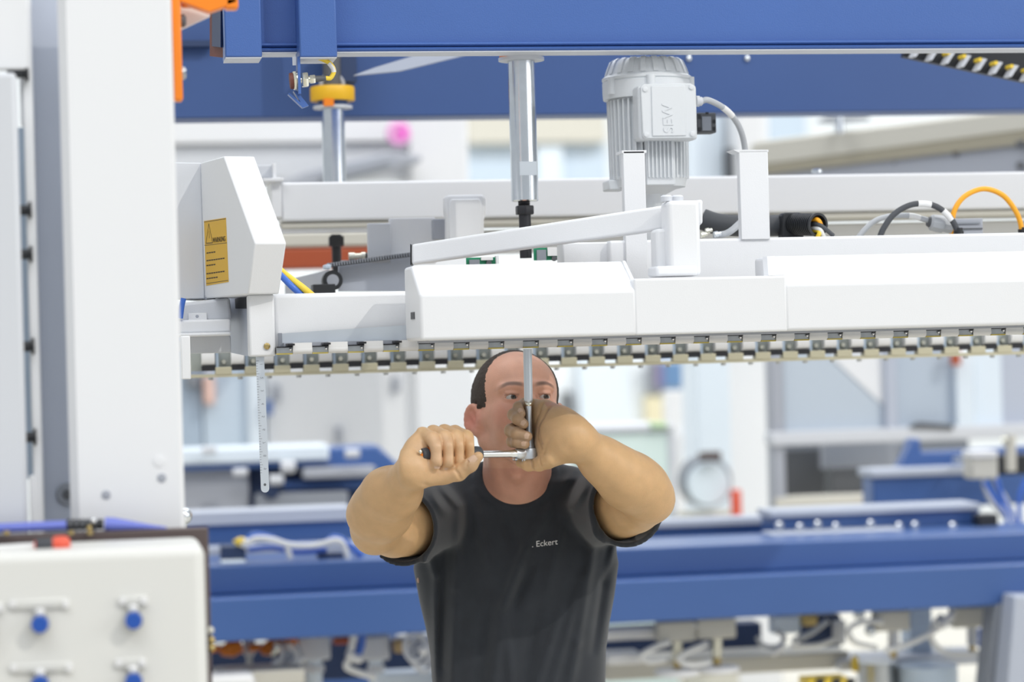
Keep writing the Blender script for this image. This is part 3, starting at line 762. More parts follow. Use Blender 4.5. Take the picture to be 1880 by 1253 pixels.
add('sheath', MB().tube([at(1614, 440, Yz_), at(1622, 420, Yz_), at(1640, 395, Yz_), at(1665, 379, Yz_), at(1690, 374, Yz_), at(1718, 379, Yz_), at(1742, 397, Yz_), at(1755, 418, Yz_), at(1759, 436, Yz_)], .0058, 12), 'cable_dark', t)
add('marking_sleeve', MB().tube([at(1685, 374.3, Yz_), at(1698, 374.4, Yz_), at(1709, 376.2, Yz_)], .0064, 12), 'pad', t)
add('marking_sleeve', MB().tube([at(1731, 387, Yz_), at(1740, 395.5, Yz_), at(1747, 404.5, Yz_)], .0064, 12), 'pad', t)
add('gland', MB().lathe(at(1760, 430, Yz_), (0, 0, 1), [(-.004, .008), (0, .008), (0, .010), (.006, .010), (.006, .008), (.012, .008)], 12), 'black', t)
t = thing('orange_cable', 'bright orange yellow cable looping high over the beam', 'cable', at(1812, 430, Yh + .02))
Yz_ = Yh + .02
add('sheath', MB().tube([at(1748, 445, Yz_), at(1748, 415, Yz_), at(1753, 385, Yz_), at(1772, 360, Yz_), at(1806, 347, Yz_), at(1840, 358, Yz_), at(1863, 385, Yz_), at(1874, 412, Yz_), at(1876, 440, Yz_)], .0052, 12), 'orange_cable', t)
add('gland', MB().lathe(at(1877, 427, Yz_), (0, 0, 1), [(-.004, .008), (.006, .009), (.006, .006), (.010, .006)], 12), 'black', t)
# little circuit boards under the slanting arm
for nm, pts, lab_ in (('circuit_board', (980, 1031, 455, 478), 'green circuit board with a white chip under the slanting arm'), ('circuit_board', (856, 911, 473, 486), 'thin green circuit board low under the arm, left')):
    xa, xb, ya, yb = pts
    t = thing(nm, lab_, 'circuit board', at((xa + xb) / 2, yb, .02))
    add('board', PB(xa, xb, ya, yb, .02, .003), 'green', t)
    add('chip', PB(xa + (xb - xa) * .50, xb - 6, ya - 1, yb - 8, .014, .006), 'pad', t)
    add('pin_block', PB(xa + 6, xa + (xb - xa) * .45, ya + 4, yb, .014, .006), 'midgrey', t)
    add('capacitor', MB().lathe(at(xb - 14, yb - 3, .018), (0, -1, 0), [(0, .005), (.006, .005)], 12), 'darkgrey', t)
    add('holder', PB(xb, xb + 5, ya - 3, yb + 2, .01, .02), 'white', t)

# ------------------------------------------------------------------ steel ruler hanging from the clamp block
A, B = at(477, 648, -.155), at(487, 905, -.175)
dv = (B - A).normalized(); sv = Vector((dv.z, 0, -dv.x)) * -1
sv = sv.normalized(); w = .0073
t = thing('steel_ruler', 'narrow steel ruler hanging down from the white end block', 'ruler', B)
pts = [A - sv * w, A + sv * w]
for k in range(9):
    a = math.pi * k / 8
    pts.append(B - dv * w + sv * w * math.cos(a) + dv * w * math.sin(a))
add('blade', MB().prism(pts, (0, .001, 0)), 'satin', t)
hc = B - dv * .014
add('hole', MB().lathe(hc + Vector((0, -.0006, 0)), (0, 1, 0), [(0, .0023), (.0004, .0023)], 14), 'darkgrey', t)
L = (B - A).length
for k in range(44):
    p = A + dv * (.014 + k * (L - .045) / 44) + Vector((0, -.0004, 0))
    ln = .0052 if k % 5 == 0 else .003
    add('tick', MB().prism([p - sv * w, p - sv * (w - ln), p - sv * (w - ln) + dv * .0007, p - sv * w + dv * .0007], (0, .0003, 0)), 'midgrey', t, smooth=False)
for k in range(9):
    p = A + dv * (.020 + k * (L - .045) / 8.8) + Vector((0, -.0003, 0)) + sv * .004
    text_on('numeral', str(k + 1), 'midgrey', t, p, dv, -sv, size=.007, depth=.0001)
# ------------------------------------------------------------------ lower blue girder behind the man
YL = 2.4
x0, x1 = at(330, 1080, YL).x, at(1880, 1040, YL).x + .6
zl = lambda y: at(1130, y, YL).z       # rows read at x = 1130
t = thing('lower_blue_girder', 'wide blue girder of two stacked profiles running behind the man', 'girder', (at(1130, 1080, YL).x, YL, zl(1146)))
add('upper_profile', MB().box(x0, x1, YL, YL + .34, zl(1061), zl(1009)), 'blue_mid', t, bevel=.006, seg=3)
add('lower_profile', MB().box(x0, x1, YL - .10, YL + .30, at(1130, 1146, YL - .10).z, at(1130, 1068, YL - .10).z), 'blue_mid', t, bevel=.006, seg=3)
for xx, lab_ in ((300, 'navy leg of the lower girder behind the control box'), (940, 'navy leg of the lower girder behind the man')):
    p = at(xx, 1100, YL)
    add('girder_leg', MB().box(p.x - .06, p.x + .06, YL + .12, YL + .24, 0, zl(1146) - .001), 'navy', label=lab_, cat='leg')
zt0 = zl(1009)

def bbox(name, label, cat, m, x0, x1, yt, yb, Y, d, bevel=.006, ax=None, group=None):
    return add(name, PB(x0, x1, yt, yb, Y, d, ax), m, label=label, cat=cat, bevel=bevel, group=group)

# rear beam of the same machine, left and right of the man
Y2 = 3.0
t = thing('conveyor_beam', 'blue beam with its lit top painted pale, behind the lower girder', 'beam', at(900, 1000, Y2))
add('left_length', PB(300, 770, 940, 1002, Y2, .12, 540), 'blue_mid', t, bevel=.006)
add('left_top_strip', PB(300, 645, 937, 962, Y2 - .02, .16, 490), 'cool_grey', t, bevel=.004)  # lit top of the beam put in as a paler colour
add('left_ledge', PB(300, 800, 1000, 1042, Y2 - .12, .10, 540), 'cool_grey', t, bevel=.006)
add('right_length', PB(1180, 1425, 957, 998, Y2, .2, 1300), 'blue_mid', t, bevel=.006)
add('right_lit_top_strip', PB(1180, 1415, 953, 967, Y2 - .03, .1, 1300), 'cool_grey', t, bevel=.004)  # paler colour for the lit top on this length too
t = thing('fixture_rail', 'blue rail with a pale top and a row of bright round bolts', 'rail', at(1620, 990, 2.75))
add('rail', PB(1420, 1800, 936, 988, 2.75, .14, 1620), 'blue_mid', t, bevel=.006)
add('top_strip', PB(1415, 1800, 931, 944, 2.73, .16, 1620), 'cool_grey', t, bevel=.004)
add('foot_plate', PB(1418, 1660, 976, 996, 2.62, .12, 1540), 'cool_grey', t, bevel=.004)
bolt0 = None
for i, (x, y) in enumerate(((1430, 965), (1467, 968), (1500, 963), (1533, 967), (1597, 962), (1649, 966), (1678, 965), (1747, 966))):
    p = at(x, y, 2.70)
    if bolt0 is None:
        bolt0 = add('bolt', MB().lathe(p, (0, -1, 0), [(0, .012), (.012, .012), (.018, .007)], 14), 'chrome', t); bp = p
    else:
        c = bolt0.copy(); COL.objects.link(c); c.location = p - bp
add('stop_block', PB(1797, 1833, 945, 976, 2.66, .06), 'black', t, bevel=.004)

# left machine cluster, far out of focus
t = thing('left_machine', 'blurred dark blue machine with a pale beam left of the man', 'machine', at(530, 1000, 4.2))
Y4 = 4.2
add('pale_beam', PB(250, 605, 821, 850, Y4 - .1, .2, 470), 'ice_light', t, bevel=.01)
add('beam_front', PB(250, 610, 848, 861, Y4 - .08, .18, 470), 'blue_mid', t, bevel=.01)
add('blue_head', slab([(598, 823), (694, 818), (728, 850), (735, 872), (598, 860)], Y4 - .05, .2), 'blue_mid', t, bevel=.01)
add('blue_body', slab([(560, 850), (735, 850), (760, 880), (780, 1000), (560, 1000)], Y4 + .1, .3), 'blue_mid', t, bevel=.01)
add('dark_body', slab([(455, 858), (690, 855), (690, 945), (455, 950)], Y4 + .05, .1), 'navy', t, bevel=.01)
add('grey_plate', PB(300, 458, 858, 945, Y4 - .02, .1), 'grey', t, bevel=.01)
add('grey_band', PB(556, 690, 858, 878, Y4 - .12, .08), 'grey', t, bevel=.008)
add('lower_band', PB(470, 640, 905, 938, Y4 - .1, .08), 'midgrey', t, bevel=.008)
add('mid_blue_plate', PB(520, 700, 880, 900, Y4 - .02, .1), 'blue_mid', t, bevel=.008)
for x, y, r in ((530, 858, .022), (508, 882, .018), (648, 834, .016), (442, 868, .014), (385, 827, .014)):
    add('roller', MB().lathe(at(x - 14, y, Y4 - .15), (1, 0, 0), [(0, r), (.045, r), (.05, r * .7)], 16), 'grey_white', t)
add('machine_foot', MB().box(at(560, 900, Y4).x, at(730, 900, Y4).x, Y4 + .12, Y4 + .4, 0, at(600, 995, Y4).z), 'blue_mid', t)
add('handwheel', MB().ball(at(498, 902, Y4 - .1), .03, 14), 'navy', t)
t = thing('ball_knob', 'small glassy white ball knob above the brown panel edge', 'knob', at(336, 965, -.6))
add('ball', MB().ball(at(336, 948, -.6), .0148, 20), 'zinc', t)
p = at(336, 950, -.6)
add('stem', MB().cyl(p, (p.x, p.y, 0), .006, n=12), 'zinc', t)

# white and blue hoses lying on the lower girder, left
t = thing('hose_bundle', 'bundle of white and blue hoses lying on the blue girder, yellow tip at its left', 'hoses', at(540, 1030, 2.5))
Yh2 = 2.46
add('white_hose', MB().tube([at(452, 1000, Yh2), at(470, 990, Yh2), at(500, 992, Yh2), at(530, 1001, Yh2), at(565, 1003, Yh2), at(590, 1000, Yh2), at(615, 993, Yh2), at(630, 1000, Yh2), at(639, 1028, Yh2)], .0088), 'cable_white', t)
add('blue_hose', MB().tube([at(448, 998, Yh2 + .03), at(465, 984, Yh2 + .03), at(490, 986, Yh2 + .03), at(530, 1000, Yh2 + .03), at(590, 1000, Yh2 + .03), at(615, 987, Yh2 + .03), at(640, 1000, Yh2 + .03), at(665, 1022, Yh2 + .03)], .009), 'cable_blue', t)
add('lower_hose', MB().tube([at(455, 1010, Yh2 + .05), at(500, 1006, Yh2 + .05), at(545, 1014, Yh2 + .05), at(600, 1010, Yh2 + .05)], .008), 'cable_blue', t)
add('yellow_tip', MB().lathe(at(428, 994, Yh2), (at(450, 996, Yh2) - at(428, 994, Yh2)), [(0, .002), (.016, .013), (.03, .014)], 14), 'yellow_wire', t)
add('white_ferrule', MB().cyl(at(443, 996, Yh2), at(454, 999, Yh2), .014, n=14), 'pad', t)
add('branch', MB().tube([at(527, 1006, Yh2), at(530, 1015, Yh2), at(533, 1026, Yh2)], .0085), 'cable_white', t)
bbox('dark_box', 'small dark box standing on the girder left of the hoses', 'box', 'navy', 406, 452, 1003, 1033, 2.47, .08)
bbox('cardboard_plate', 'pale plate lying in front of the small dark box', 'plate', 'ice_light', 406, 452, 1030, 1038, 2.42, .10)
bbox('black_wedge', 'flat black block on the girder right of the hoses', 'block', 'navy', 585, 632, 1016, 1028, 2.50, .08)

# ------------------------------------------------------------------ right: framed window panel, blue beams, valve connectors
Y5 = 4.6
t = thing('panel_frame', 'grey framed glazing with pale blue panes at the right, out of focus', 'partition', at(1650, 930, Y5))
add('left_post', PB(1416, 1440, 560, 945, Y5 - .03, .08), 'grey', t, bevel=.008)
add('middle_post', PB(1624, 1647, 560, 800, Y5 - .03, .06), 'cool_grey', t, bevel=.008)
add('transom', PB(1416, 2050, 786, 812, Y5 - .05, .1, 1650), 'grey_white', t, bevel=.008)
add('pane', PB(1438, 1626, 560, 790, Y5, .01), mat('grey_blue_pane', (.50, .565, .64), .3), t)
add('pane', PB(1645, 1757, 560, 790, Y5, .01), mat('dull_blue_pane', (.46, .53, .62), .3), t)
add('light_pane', PB(1757, 1787, 655, 800, Y5 - .04, .05), 'ice_light', t)
add('light_pane', PB(1790, 1838, 560, 790, Y5, .02), 'ice_light', t)
add('end_pane', PB(1838, 2050, 560, 790, Y5 + .02, .02), M['cool_grey'], t)
add('sunlight_patch', MB().prism([at(1525, 655, Y5 - .006), at(1628, 640, Y5 - .006), at(1628, 741, Y5 - .006), at(1618, 741, Y5 - .006)], (0, .004, 0)), 'white', t, label='triangular patch of sunlight painted white in the corner of the pane')  # sun patch on the pane, drawn as a thin white shape
add('orange_clip', PB(1749, 1764, 645, 671, Y5 - .08, .03), 'rust', t)
add('dark_sill', slab([(1672, 786), (1690, 776), (1750, 780), (1750, 790)], Y5 - .06, .04), 'darkgrey', t)
add('dark_recess', PB(1438, 1780, 810, 925, Y5 + .5, .05), 'midgrey', t)
add('dark_recess_left', PB(1436, 1524, 826, 912, Y5 + .4, .05), 'darkgrey', t)
add('dark_box', PB(1526, 1604, 858, 918, Y5 + .1, .1), 'darkgrey', t, bevel=.008)
add('grey_brace', MB().prism([at(1512, 815, Y5 + .3), at(1660, 812, Y5 + .3), at(1640, 870, Y5 + .3), at(1512, 862, Y5 + .3)], (0, .05, 0)), 'grey', t)
add('lower_sill', PB(1425, 1640, 911, 936, Y5 - .05, .1), 'cream', t, bevel=.006)
add('orange_mark', PB(1592, 1606, 920, 930, Y5 - .08, .03), 'rust', t)
Y6 = 3.4
t = thing('blue_carriage', 'blue stepped beam with a bracket on top, at the right', 'beam', at(1720, 930, Y6))
add('beam', PB(1603, 2000, 871, 932, Y6, .12, 1720), 'blue_mid', t, bevel=.008)
add('top', PB(1601, 1800, 859, 874, Y6 - .02, .16, 1720), 'cool_grey', t, bevel=.006)
add('bracket', slab([(1652, 860), (1668, 830), (1676, 806), (1690, 806), (1692, 830), (1800, 826), (1880, 820), (1960, 820), (1960, 880), (1652, 882)], Y6 + .10, .08), 'blue_mid', t, bevel=.008)
add('painted_shadow', PB(1650, 1800, 930, 940, Y6 + .02, .08), 'navy', t)  # navy strip painted as the shade under the beam
t = thing('valve_plug', 'cream white valve plug with grey hoses at the right', 'valve', at(1806, 880, 3.1))
add('plug', PB(1783, 1833, 829, 880, 3.1, .08), 'cream', t, bevel=.008)
p = at(1815, 852, 3.1)
add('mount_pin', MB().cyl(p + Vector((0, .07, 0)), (p.x, 3.41, p.z), .01, n=12), 'steel', t)
add('plug_top', PB(1783, 1833, 829, 841, 3.09, .09), 'pad', t, bevel=.004)
add('hose', MB().tube([at(1805, 872, 3.13), at(1808, 895, 3.12), at(1822, 925, 3.1), at(1845, 950, 3.1)], .008), 'cable_grey', t)
add('hose', MB().tube([at(1822, 872, 3.13), at(1832, 895, 3.12), at(1848, 920, 3.1), at(1862, 950, 3.1)], .008), 'cable_grey', t)
t = thing('air_cylinder', 'pale upright air cylinder above the blue hoses at the right edge', 'cylinder', at(1856, 862, 3.2))
add('barrel', MB().cyl(at(1856, 866, 3.2), at(1855, 798, 3.2), .018, n=18), 'cream', t)
add('cap', MB().cyl(at(1841, 812, 3.2), at(1852, 808, 3.19), .012, n=14), 'nickel', t)
add('foot', MB().cyl(at(1856, 866, 3.2), at(1856, 856, 3.2), .013, n=14), 'brass', t)
add('mount', PB(1836, 1900, 835, 872, 3.24, .05), 'black', t, bevel=.005)
for i, pts in enumerate(([(1808, 885), (1826, 915), (1846, 945), (1852, 975)], [(1830, 880), (1842, 918), (1858, 945), (1866, 975)], [(1884, 880), (1874, 905), (1871, 935), (1874, 975)])):
    add('blue_hose', MB().tube([at(x, y, 2.95) for x, y in pts], .0075), 'cable_blue', label=('blue hose leaving the cream valve plug on its left', 'blue hose crossing behind the first, right of the valve plug', 'blue hose curving down at the right edge of the picture')[i], cat='hose')

# ------------------------------------------------------------------ far middle: boards, pillars, round drum
t = thing('white_pillar', 'bright white pillar left of the grey framed glazing', 'pillar', at(1355, 1000, 7))
add('shaft', MB().box(at(1300, 700, 7.3).x, at(1424, 700, 7.3).x, 7.3, 7.7, 0, at(1360, 150, 7.3).z), 'white', t, bevel=.01)
props(t, kind='thing')
t = thing('mint_cabinet', 'pale mint cabinet with a green top edge right of the man', 'cabinet', at(1160, 1000, 5.4))
add('body', MB().box(at(1080, 850, 5.4).x, at(1237, 850, 5.4).x, 5.4, 5.8, 0, at(1160, 793, 5.4).z), 'mint', t, bevel=.012)
add('top_edge', PB(1080, 1240, 781, 795, 5.38, .44), M['grey_white'], t, bevel=.01)
add('green_corner', PB(1196, 1226, 776, 788, 5.36, .1), mat('green_cloth', (0.45, 0.62, 0.38), .6), t, bevel=.01)
add('side_gap', PB(1229, 1240, 795, 1010, 5.39, .02), 'grey_white', t)
t = thing('wall_screen', 'blue screen with a dark left edge high on the far wall', 'screen', at(1235, 716, 12))
add('screen', PB(1203, 1266, 664, 714, 16.40, .11), 'screen', t, bevel=.01)
add('edge', PB(1188, 1216, 662, 722, 16.36, .05), 'midgrey', t, bevel=.01)
add('violet_edge', PB(1205, 1217, 668, 712, 16.33, .02), mat('violet_trim', (.22, .18, .34), .5), t)
bbox('yellow_banner', 'pale yellow banner strip under the blue screen', 'banner', 'pale_yellow', 1185, 1218, 726, 790, 16.40, .11)
add('white_board', MB().box(at(1226, 800, 8.5).x, at(1425, 800, 8.5).x, 8.5, 8.6, 0, at(1320, 716, 8.5).z), 'white', label='large white board behind the red sign', cat='board', bevel=.006)
bbox('pale_door', 'pale bluish door leaf behind the man at the right', 'door leaf', 'ice_light', 1062, 1150, 560, 800, 16.40, .11)
bbox('dark_handle_bar', 'black upright bar right of the man\'s head', 'bar', 'darkgrey', 1036, 1051, 720, 780, 16.40, .11)
t = thing('red_sign', 'small red and white sign on the white board', 'sign', at(1278, 830, 8.3))
add('backing', PB(1245, 1345, 795, 850, 8.46, .05), M['white_smooth'], t)
add('red_field', PB(1258, 1300, 801, 817, 8.45, .02), mat('pale_red_print', (.80, .27, .27), .5), t)
t = thing('cable_drum', 'round white drum with a dark rim and a red strap by the white board', 'drum', at(1298, 935, 6.2))
c = at(1298, 885, 6.2)
add('rim', MB().lathe(c, (0, 1, 0), [(0, .117), (.1, .117)], 40), 'midgrey', t)
add('face', MB().lathe(c + Vector((.003, -.03, -.008)), (0, 1, 0), [(0, .095), (.03, .10)], 40), 'ice_light', t)
add('red_strap', PB(1346, 1362, 900, 958, 6.1, .05), 'red', t, bevel=.006)
add('brown_top', PB(1288, 1325, 830, 846, 6.1, .06), M['brown'], t, bevel=.006)
add('stand', MB().box(at(1250, 960, 6.25).x, at(1350, 960, 6.25).x, 6.25, 6.35, 0, at(1298, 940, 6.25).z), 'cream', t, bevel=.006)
# left side far
t = thing('white_cabinet', 'wide white cabinet with two grey handles left of the man', 'cabinet', at(640, 1000, 7.2))
add('body', MB().box(at(490, 800, 7.2).x, at(762, 800, 7.2).x, 7.2, 7.7, 0, at(630, 560, 7.2).z), 'white', t, bevel=.012)
for x, y in ((508, 722), (728, 706), (622, 800)):
    add('handle', PB(x - 7, x + 7, y - 16, y + 16, 7.16, .03), 'grey', t, bevel=.008)
add('blue_hose', MB().tube([at(492, 735, 7.1), at(494, 750, 7.1), at(492, 762, 7.1)], .02), 'blue_mid', t)
t = thing('blue_cabinet', 'pale blue cabinet doors at the left behind the steel ruler', 'cabinet', at(400, 1000, 7.6))
add('left_leaf', MB().box(at(250, 800, 7.2).x, at(372, 800, 7.2).x, 7.2, 7.5, 0, at(310, 560, 7.2).z), M['bluegrey'], t, bevel=.01)
add('right_leaf', PB(374, 456, 560, 1010, 7.2, .3), M['ice'], t, bevel=.01)
add('bright_frame', PB(456, 486, 560, 1010, 7.15, .3), 'ice_light', t, bevel=.01)
add('strip_lamp', PB(374, 395, 690, 745, 7.1, .1), mat('peach_cover', (.80, .55, .48), .5), t, bevel=.02)
add('dark_slot', PB(340, 368, 682, 712, 7.12, .1), M['midgrey'], t, bevel=.02)

# ------------------------------------------------------------------ upper distance, seen between the girders and the rear rail
bbox('upper_white_duct', 'long white duct in the upper left distance', 'duct', 'white', 250, 757, 205, 262, 6.45, .3, ax=480)
bbox('upper_grey_duct', 'pale grey duct under the long white duct', 'duct', 'grey_white', 250, 757, 266, 330, 6.5, .3, ax=480)
add('dark_slanting_beam', MB().prism([at(500, 342, 6.12), at(560, 314, 6.12), at(712, 279, 6.12), at(775, 286, 6.12), at(775, 296, 6.12), at(600, 342, 6.12)], (0, .27, 0)), M['grey'], label='dark slanting machine arm in the upper left distance', cat='arm', bevel=.01, kind='thing')
add('dark_arm_underside', MB().prism([at(590, 322, 6.0), at(715, 288, 6.0), at(718, 308, 6.0), at(600, 338, 6.0)], (0, .119, 0)), 'midgrey', label='dark grey inner plate of the slanting arm', cat='plate', bevel=.01)
t = thing('pink_handwheel', 'blurred pink handwheel in the upper distance', 'handwheel', at(732, 270, 6.2))
c = at(732, 245, 6.2)
mb = MB(); mb.tube([c + Vector((math.cos(a * math.pi / 8) * .042, 0, math.sin(a * math.pi / 8) * .042)) for a in range(17)], .016, 10, 2)
add('rim', mb, mat('light_pink_plastic', (.85, .42, .72), .4), t)
add('hub', MB().lathe(c + Vector((.012, -.02, 0)), (0, 1, 0), [(0, .03), (.04, .03)], 20), 'pink', t)
add('spindle', MB().cyl(c, c + Vector((0, .3, 0)), .015, n=12), 'steel', t)
add('white_pillar', MB().box(at(758, 500, 6.4).x, at(866, 500, 6.4).x, 6.4, 6.8, 0, at(810, 120, 6.4).z), 'white', label='broad white pillar left of the man\'s head, right of the pink handwheel', cat='pillar', bevel=.01, kind='thing')
bbox('cream_header', 'cream header beam in the upper distance behind the front guide rod', 'header', 'cream', 856, 1112, 190, 262, 16.2, .29)
bbox('pale_glazing', 'pale blue glazing under the cream header', 'glazing', 'ice', 856, 1112, 264, 345, 16.36, .13)
bbox('light_mullion', 'light upright strip in the pale blue glazing', 'strip', 'ice_light', 986, 1034, 264, 345, 16.26, .09)
t = thing('bright_column', 'bright white twin column behind the motor cable', 'column', at(1340, 420, 6.8))
add('left_half', MB().box(at(1268, 300, 6.8).x, at(1330, 300, 6.8).x, 6.8, 7.1, 0, at(1300, 170, 6.8).z), 'ice_light', t, bevel=.01)
add('right_half', PB(1358, 1402, 180, 420, 6.6, .3), 'white', t, bevel=.01)
add('dark_base', PB(1338, 1362, 272, 330, 6.7, .1), M['darkgrey'], t, bevel=.01)
t = thing('cream_conveyor', 'long cream conveyor side rising to the right with a grey perforated skirt', 'conveyor', at(1650, 330, 3.2))
Yk2 = 3.0
A0, A1, B0, B1 = at(1390, 259, Yk2 + 1.2), at(1390, 307, Yk2 + 1.2), at(1900, 196, Yk2), at(1900, 240, Yk2)
add('rail', MB().loft([A0, A1, A1 + Vector((0, .1, 0)), A0 + Vector((0, .1, 0))], [B0, B1, B1 + Vector((0, .1, 0)), B0 + Vector((0, .1, 0))]), 'cream', t, bevel=.01)
add('skirt', MB().loft([A1 + Vector((0, .02, 0)), at(1390, 340, Yk2 + 1.2), at(1390, 340, Yk2 + 1.25), A1 + Vector((0, .07, 0))], [B1 + Vector((0, .02, 0)), at(1900, 340, Yk2), at(1900, 340, Yk2 + .05), B1 + Vector((0, .07, 0))]), 'grey', t)
add('shadow_edge', MB().loft([at(1390, 306, Yk2 + 1.19), at(1390, 322, Yk2 + 1.19), at(1390, 322, Yk2 + 1.24), at(1390, 306, Yk2 + 1.24)], [at(1900, 239, Yk2 - .01), at(1900, 262, Yk2 - .01), at(1900, 262, Yk2 + .04), at(1900, 239, Yk2 + .04)]), mat('olive_edge', (.36, .33, .25), .6), t)  # olive strip painted as the shadow below the rail
for x, y in ((1645, 300), (1757, 283), (1875, 263), (1875, 303)):
    Yx = Yk2 + 1.2 * (1900 - x) / 510 - .02
    add('bolt', MB().lathe(at(x, y, Yx), (0, -1, 0), [(-.02, .012), (.01, .010)], 12), 'darkgrey', t)
add('bright_screw', MB().cyl(at(1542, 244, Yk2 + .7), at(1540, 212, Yk2 + .7), .016, n=14), 'zinc', t)
add('dark_plate', slab([(1500, 224), (1520, 214), (1590, 214), (1600, 220), (1540, 226)], Yk2 + .8, .04), M['midgrey'], t)
bbox('distant_window', 'blue grey window behind the cream conveyor', 'window', M['ice'], 1396, 1480, 190, 275, 16.4, .09)
bbox('rust_pipe', 'terracotta coloured beam behind the adjusting screw', 'beam', 'rust', 240, 685, 454, 492, 2.3, .1, ax=640)
bbox('pale_rust_beam', 'paler blurred beam above the terracotta one', 'beam', M['cream'], 240, 690, 425, 452, 2.3, .1, ax=640)
for k_, (xx, y_) in enumerate(((250, 492), (285, 452))):
    p = at(xx, 600, 2.3)
    add('beam_leg', MB().box(p.x - .03, p.x + .03, 2.31, 2.39, 0, at(640, y_, 2.3).z), 'grey', label=('grey leg under the terracotta beam, hidden by the upright', 'grey leg under the paler beam, hidden by the upright')[k_], cat='leg')
bbox('inner_channel', 'pale channel between the rear rail and the main beam', 'channel', 'grey_white', 1300, 2000, 412, 470, 1.0, .1, ax=1600)

# ------------------------------------------------------------------ pneumatic row under the lower girder
Yp = 2.62
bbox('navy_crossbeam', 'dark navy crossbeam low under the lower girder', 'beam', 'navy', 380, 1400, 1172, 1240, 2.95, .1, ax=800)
t = thing('gripper_rail', 'pale grey gripper table rail along the bottom of the picture', 'rail', at(1330, 1290, 2.6))
add('table', PB(1110, 1560, 1207, 1240, 2.7, .2, 1330), 'cream', t, bevel=.008)
add('pipe', MB().cyl(at(1050, 1168, 2.55), at(1232, 1158, 2.55), .022, n=16), 'pad', t)
add('right_table', PB(1540, 1815, 1207, 1226, 2.65, .2, 1690), 'grey_white', t, bevel=.008)
add('foot', PB(1115, 1180, 1200, 1222, 2.5, .1), 'pad', t, bevel=.008)
def gripper(x, y, w, lab, Y=2.48, cup=True, body='cream', hose=None):
    t = thing('suction_gripper', lab, 'gripper', at(x, y + 110, Y), 'suction grippers under the girder')
    add('valve_body', PB(x - w / 2, x + w / 2, y, y + 38, Y, .05), body, t, bevel=.006)
    add('stem', MB().cyl(at(x, y + 36, Y + .025), at(x, y + 70, Y + .025), .016, n=14), 'nickel' if cup else 'grey_white', t)
    add('fitting', MB().lathe(at(x, y + 72, Y + .025), (0, 0, -1), [(0, .012), (.02, .012), (.024, .008)], 8), 'brass', t)
    if cup: add('suction_plate', MB().lathe(at(x, y + 86, Y + .025), (0, 0, -1), [(0, .02), (.004, .066), (.016, .070), (.02, .062)], 28), 'pad', t)
    if hose:
        add('hose', MB().tube([at(a, b, Y - .02) for a, b in hose], .0085), 'cable_white', t)
gripper(1243, 1142, 70, 'cream suction gripper nearest the man on his right, hose curling left', hose=[(1230, 1180), (1200, 1190), (1176, 1205), (1190, 1216), (1222, 1212)])
gripper(1316, 1136, 72, 'second cream suction gripper to the right of the man', hose=[(1300, 1182), (1262, 1198), (1246, 1212), (1270, 1222), (1305, 1216)])
gripper(1640, 1122, 64, 'cream gripper between two white hose loops at the lower right', cup=False, hose=[(1620, 1142), (1580, 1144), (1558, 1158), (1570, 1180), (1610, 1190)])
gripper(1785, 1115, 68, 'cream gripper next to the grey post at the lower right', cup=False, hose=[(1730, 1130), (1712, 1150), (1712, 1178), (1740, 1200), (1800, 1200)])
t = thing('valve_cluster', 'blurred cluster of white and brass valves in the lower right middle', 'valves', at(1480, 1215, 2.6))
add('block', PB(1420, 1470, 1132, 1165, 2.6, .06), 'ice_light', t, bevel=.006)
add('dark_block', PB(1474, 1545, 1130, 1190, 2.66, .06), 'navy', t, bevel=.006)
add('brass_block', PB(1474, 1502, 1128, 1150, 2.6, .05), 'brass', t, bevel=.006)
add('coil', MB().tube([at(1390, 1170, 2.56), at(1402, 1186, 2.56), at(1428, 1188, 2.56), at(1440, 1172, 2.56), at(1425, 1158, 2.56)], .008), 'cable_grey', t)
add('hose', MB().tube([at(1455, 1178, 2.54), at(1490, 1162, 2.54), at(1520, 1140, 2.54)], .009), 'cable_grey', t)
add('hose', MB().tube([at(1452, 1188, 2.54), at(1500, 1186, 2.54), at(1530, 1176, 2.54)], .008), 'cable_white', t)
add('elbow', MB().tube([at(1418, 1203, 2.53), at(1428, 1194, 2.53), at(1440, 1188, 2.53)], .009), 'pad', t)
add('stem', MB().cyl(at(1540, 1140, 2.6), at(1540, 1182, 2.6), .02, n=14), 'grey_white', t)
for x, y in ((1272, 1149), (1577, 1128), (1598, 1158)):
    add('ball', MB().ball(at(x, y, 2.5), .018, 14), 'zinc', t)
t = thing('white_hose', 'long white hose crossing the lower right', 'hose', at(1680, 1195, 2.45))
add('hose', MB().tube([at(1625, 1196, 2.45), at(1665, 1184, 2.45), at(1705, 1165, 2.45), at(1740, 1140, 2.45), at(1752, 1120, 2.45)], .009), 'cable_white', t)
add('sleeve', MB().cyl(at(1728, 1150, 2.44), at(1748, 1130, 2.44), .014, n=12), 'pad', t)
bbox('blue_bottle', 'blue plastic can beside the grey post at the lower right', 'can', 'cable_blue', 1802, 1822, 1156, 1192, 2.6, .05)
bbox('pale_blue_post', 'pale blue post behind the white hose loops', 'post', 'ice', 1672, 1712, 1118, 1210, 2.75, .1)
add('grey_post', MB().prism([at(1829, 1105, 2.3), at(1862, 1105, 2.3), at(1848, 1270, 2.3), at(1811, 1270, 2.3)], (0, .1, 0)), M['midgrey'], label='slanting dark grey post at the lower right edge', cat='post', bevel=.006)
add('light_blue_cover', MB().prism([at(1864, 1095, 2.2), at(1960, 1095, 2.2), at(1960, 1280, 2.2), at(1846, 1280, 2.2)], (0, .1, 0)), M['cool_grey'], label='pale lavender cover plate in the lower right corner', cat='cover', bevel=.006)
t = thing('hazard_block', 'yellow and black taped block at the bottom edge, right of middle', 'block', at(1520, 1262, 2.4))
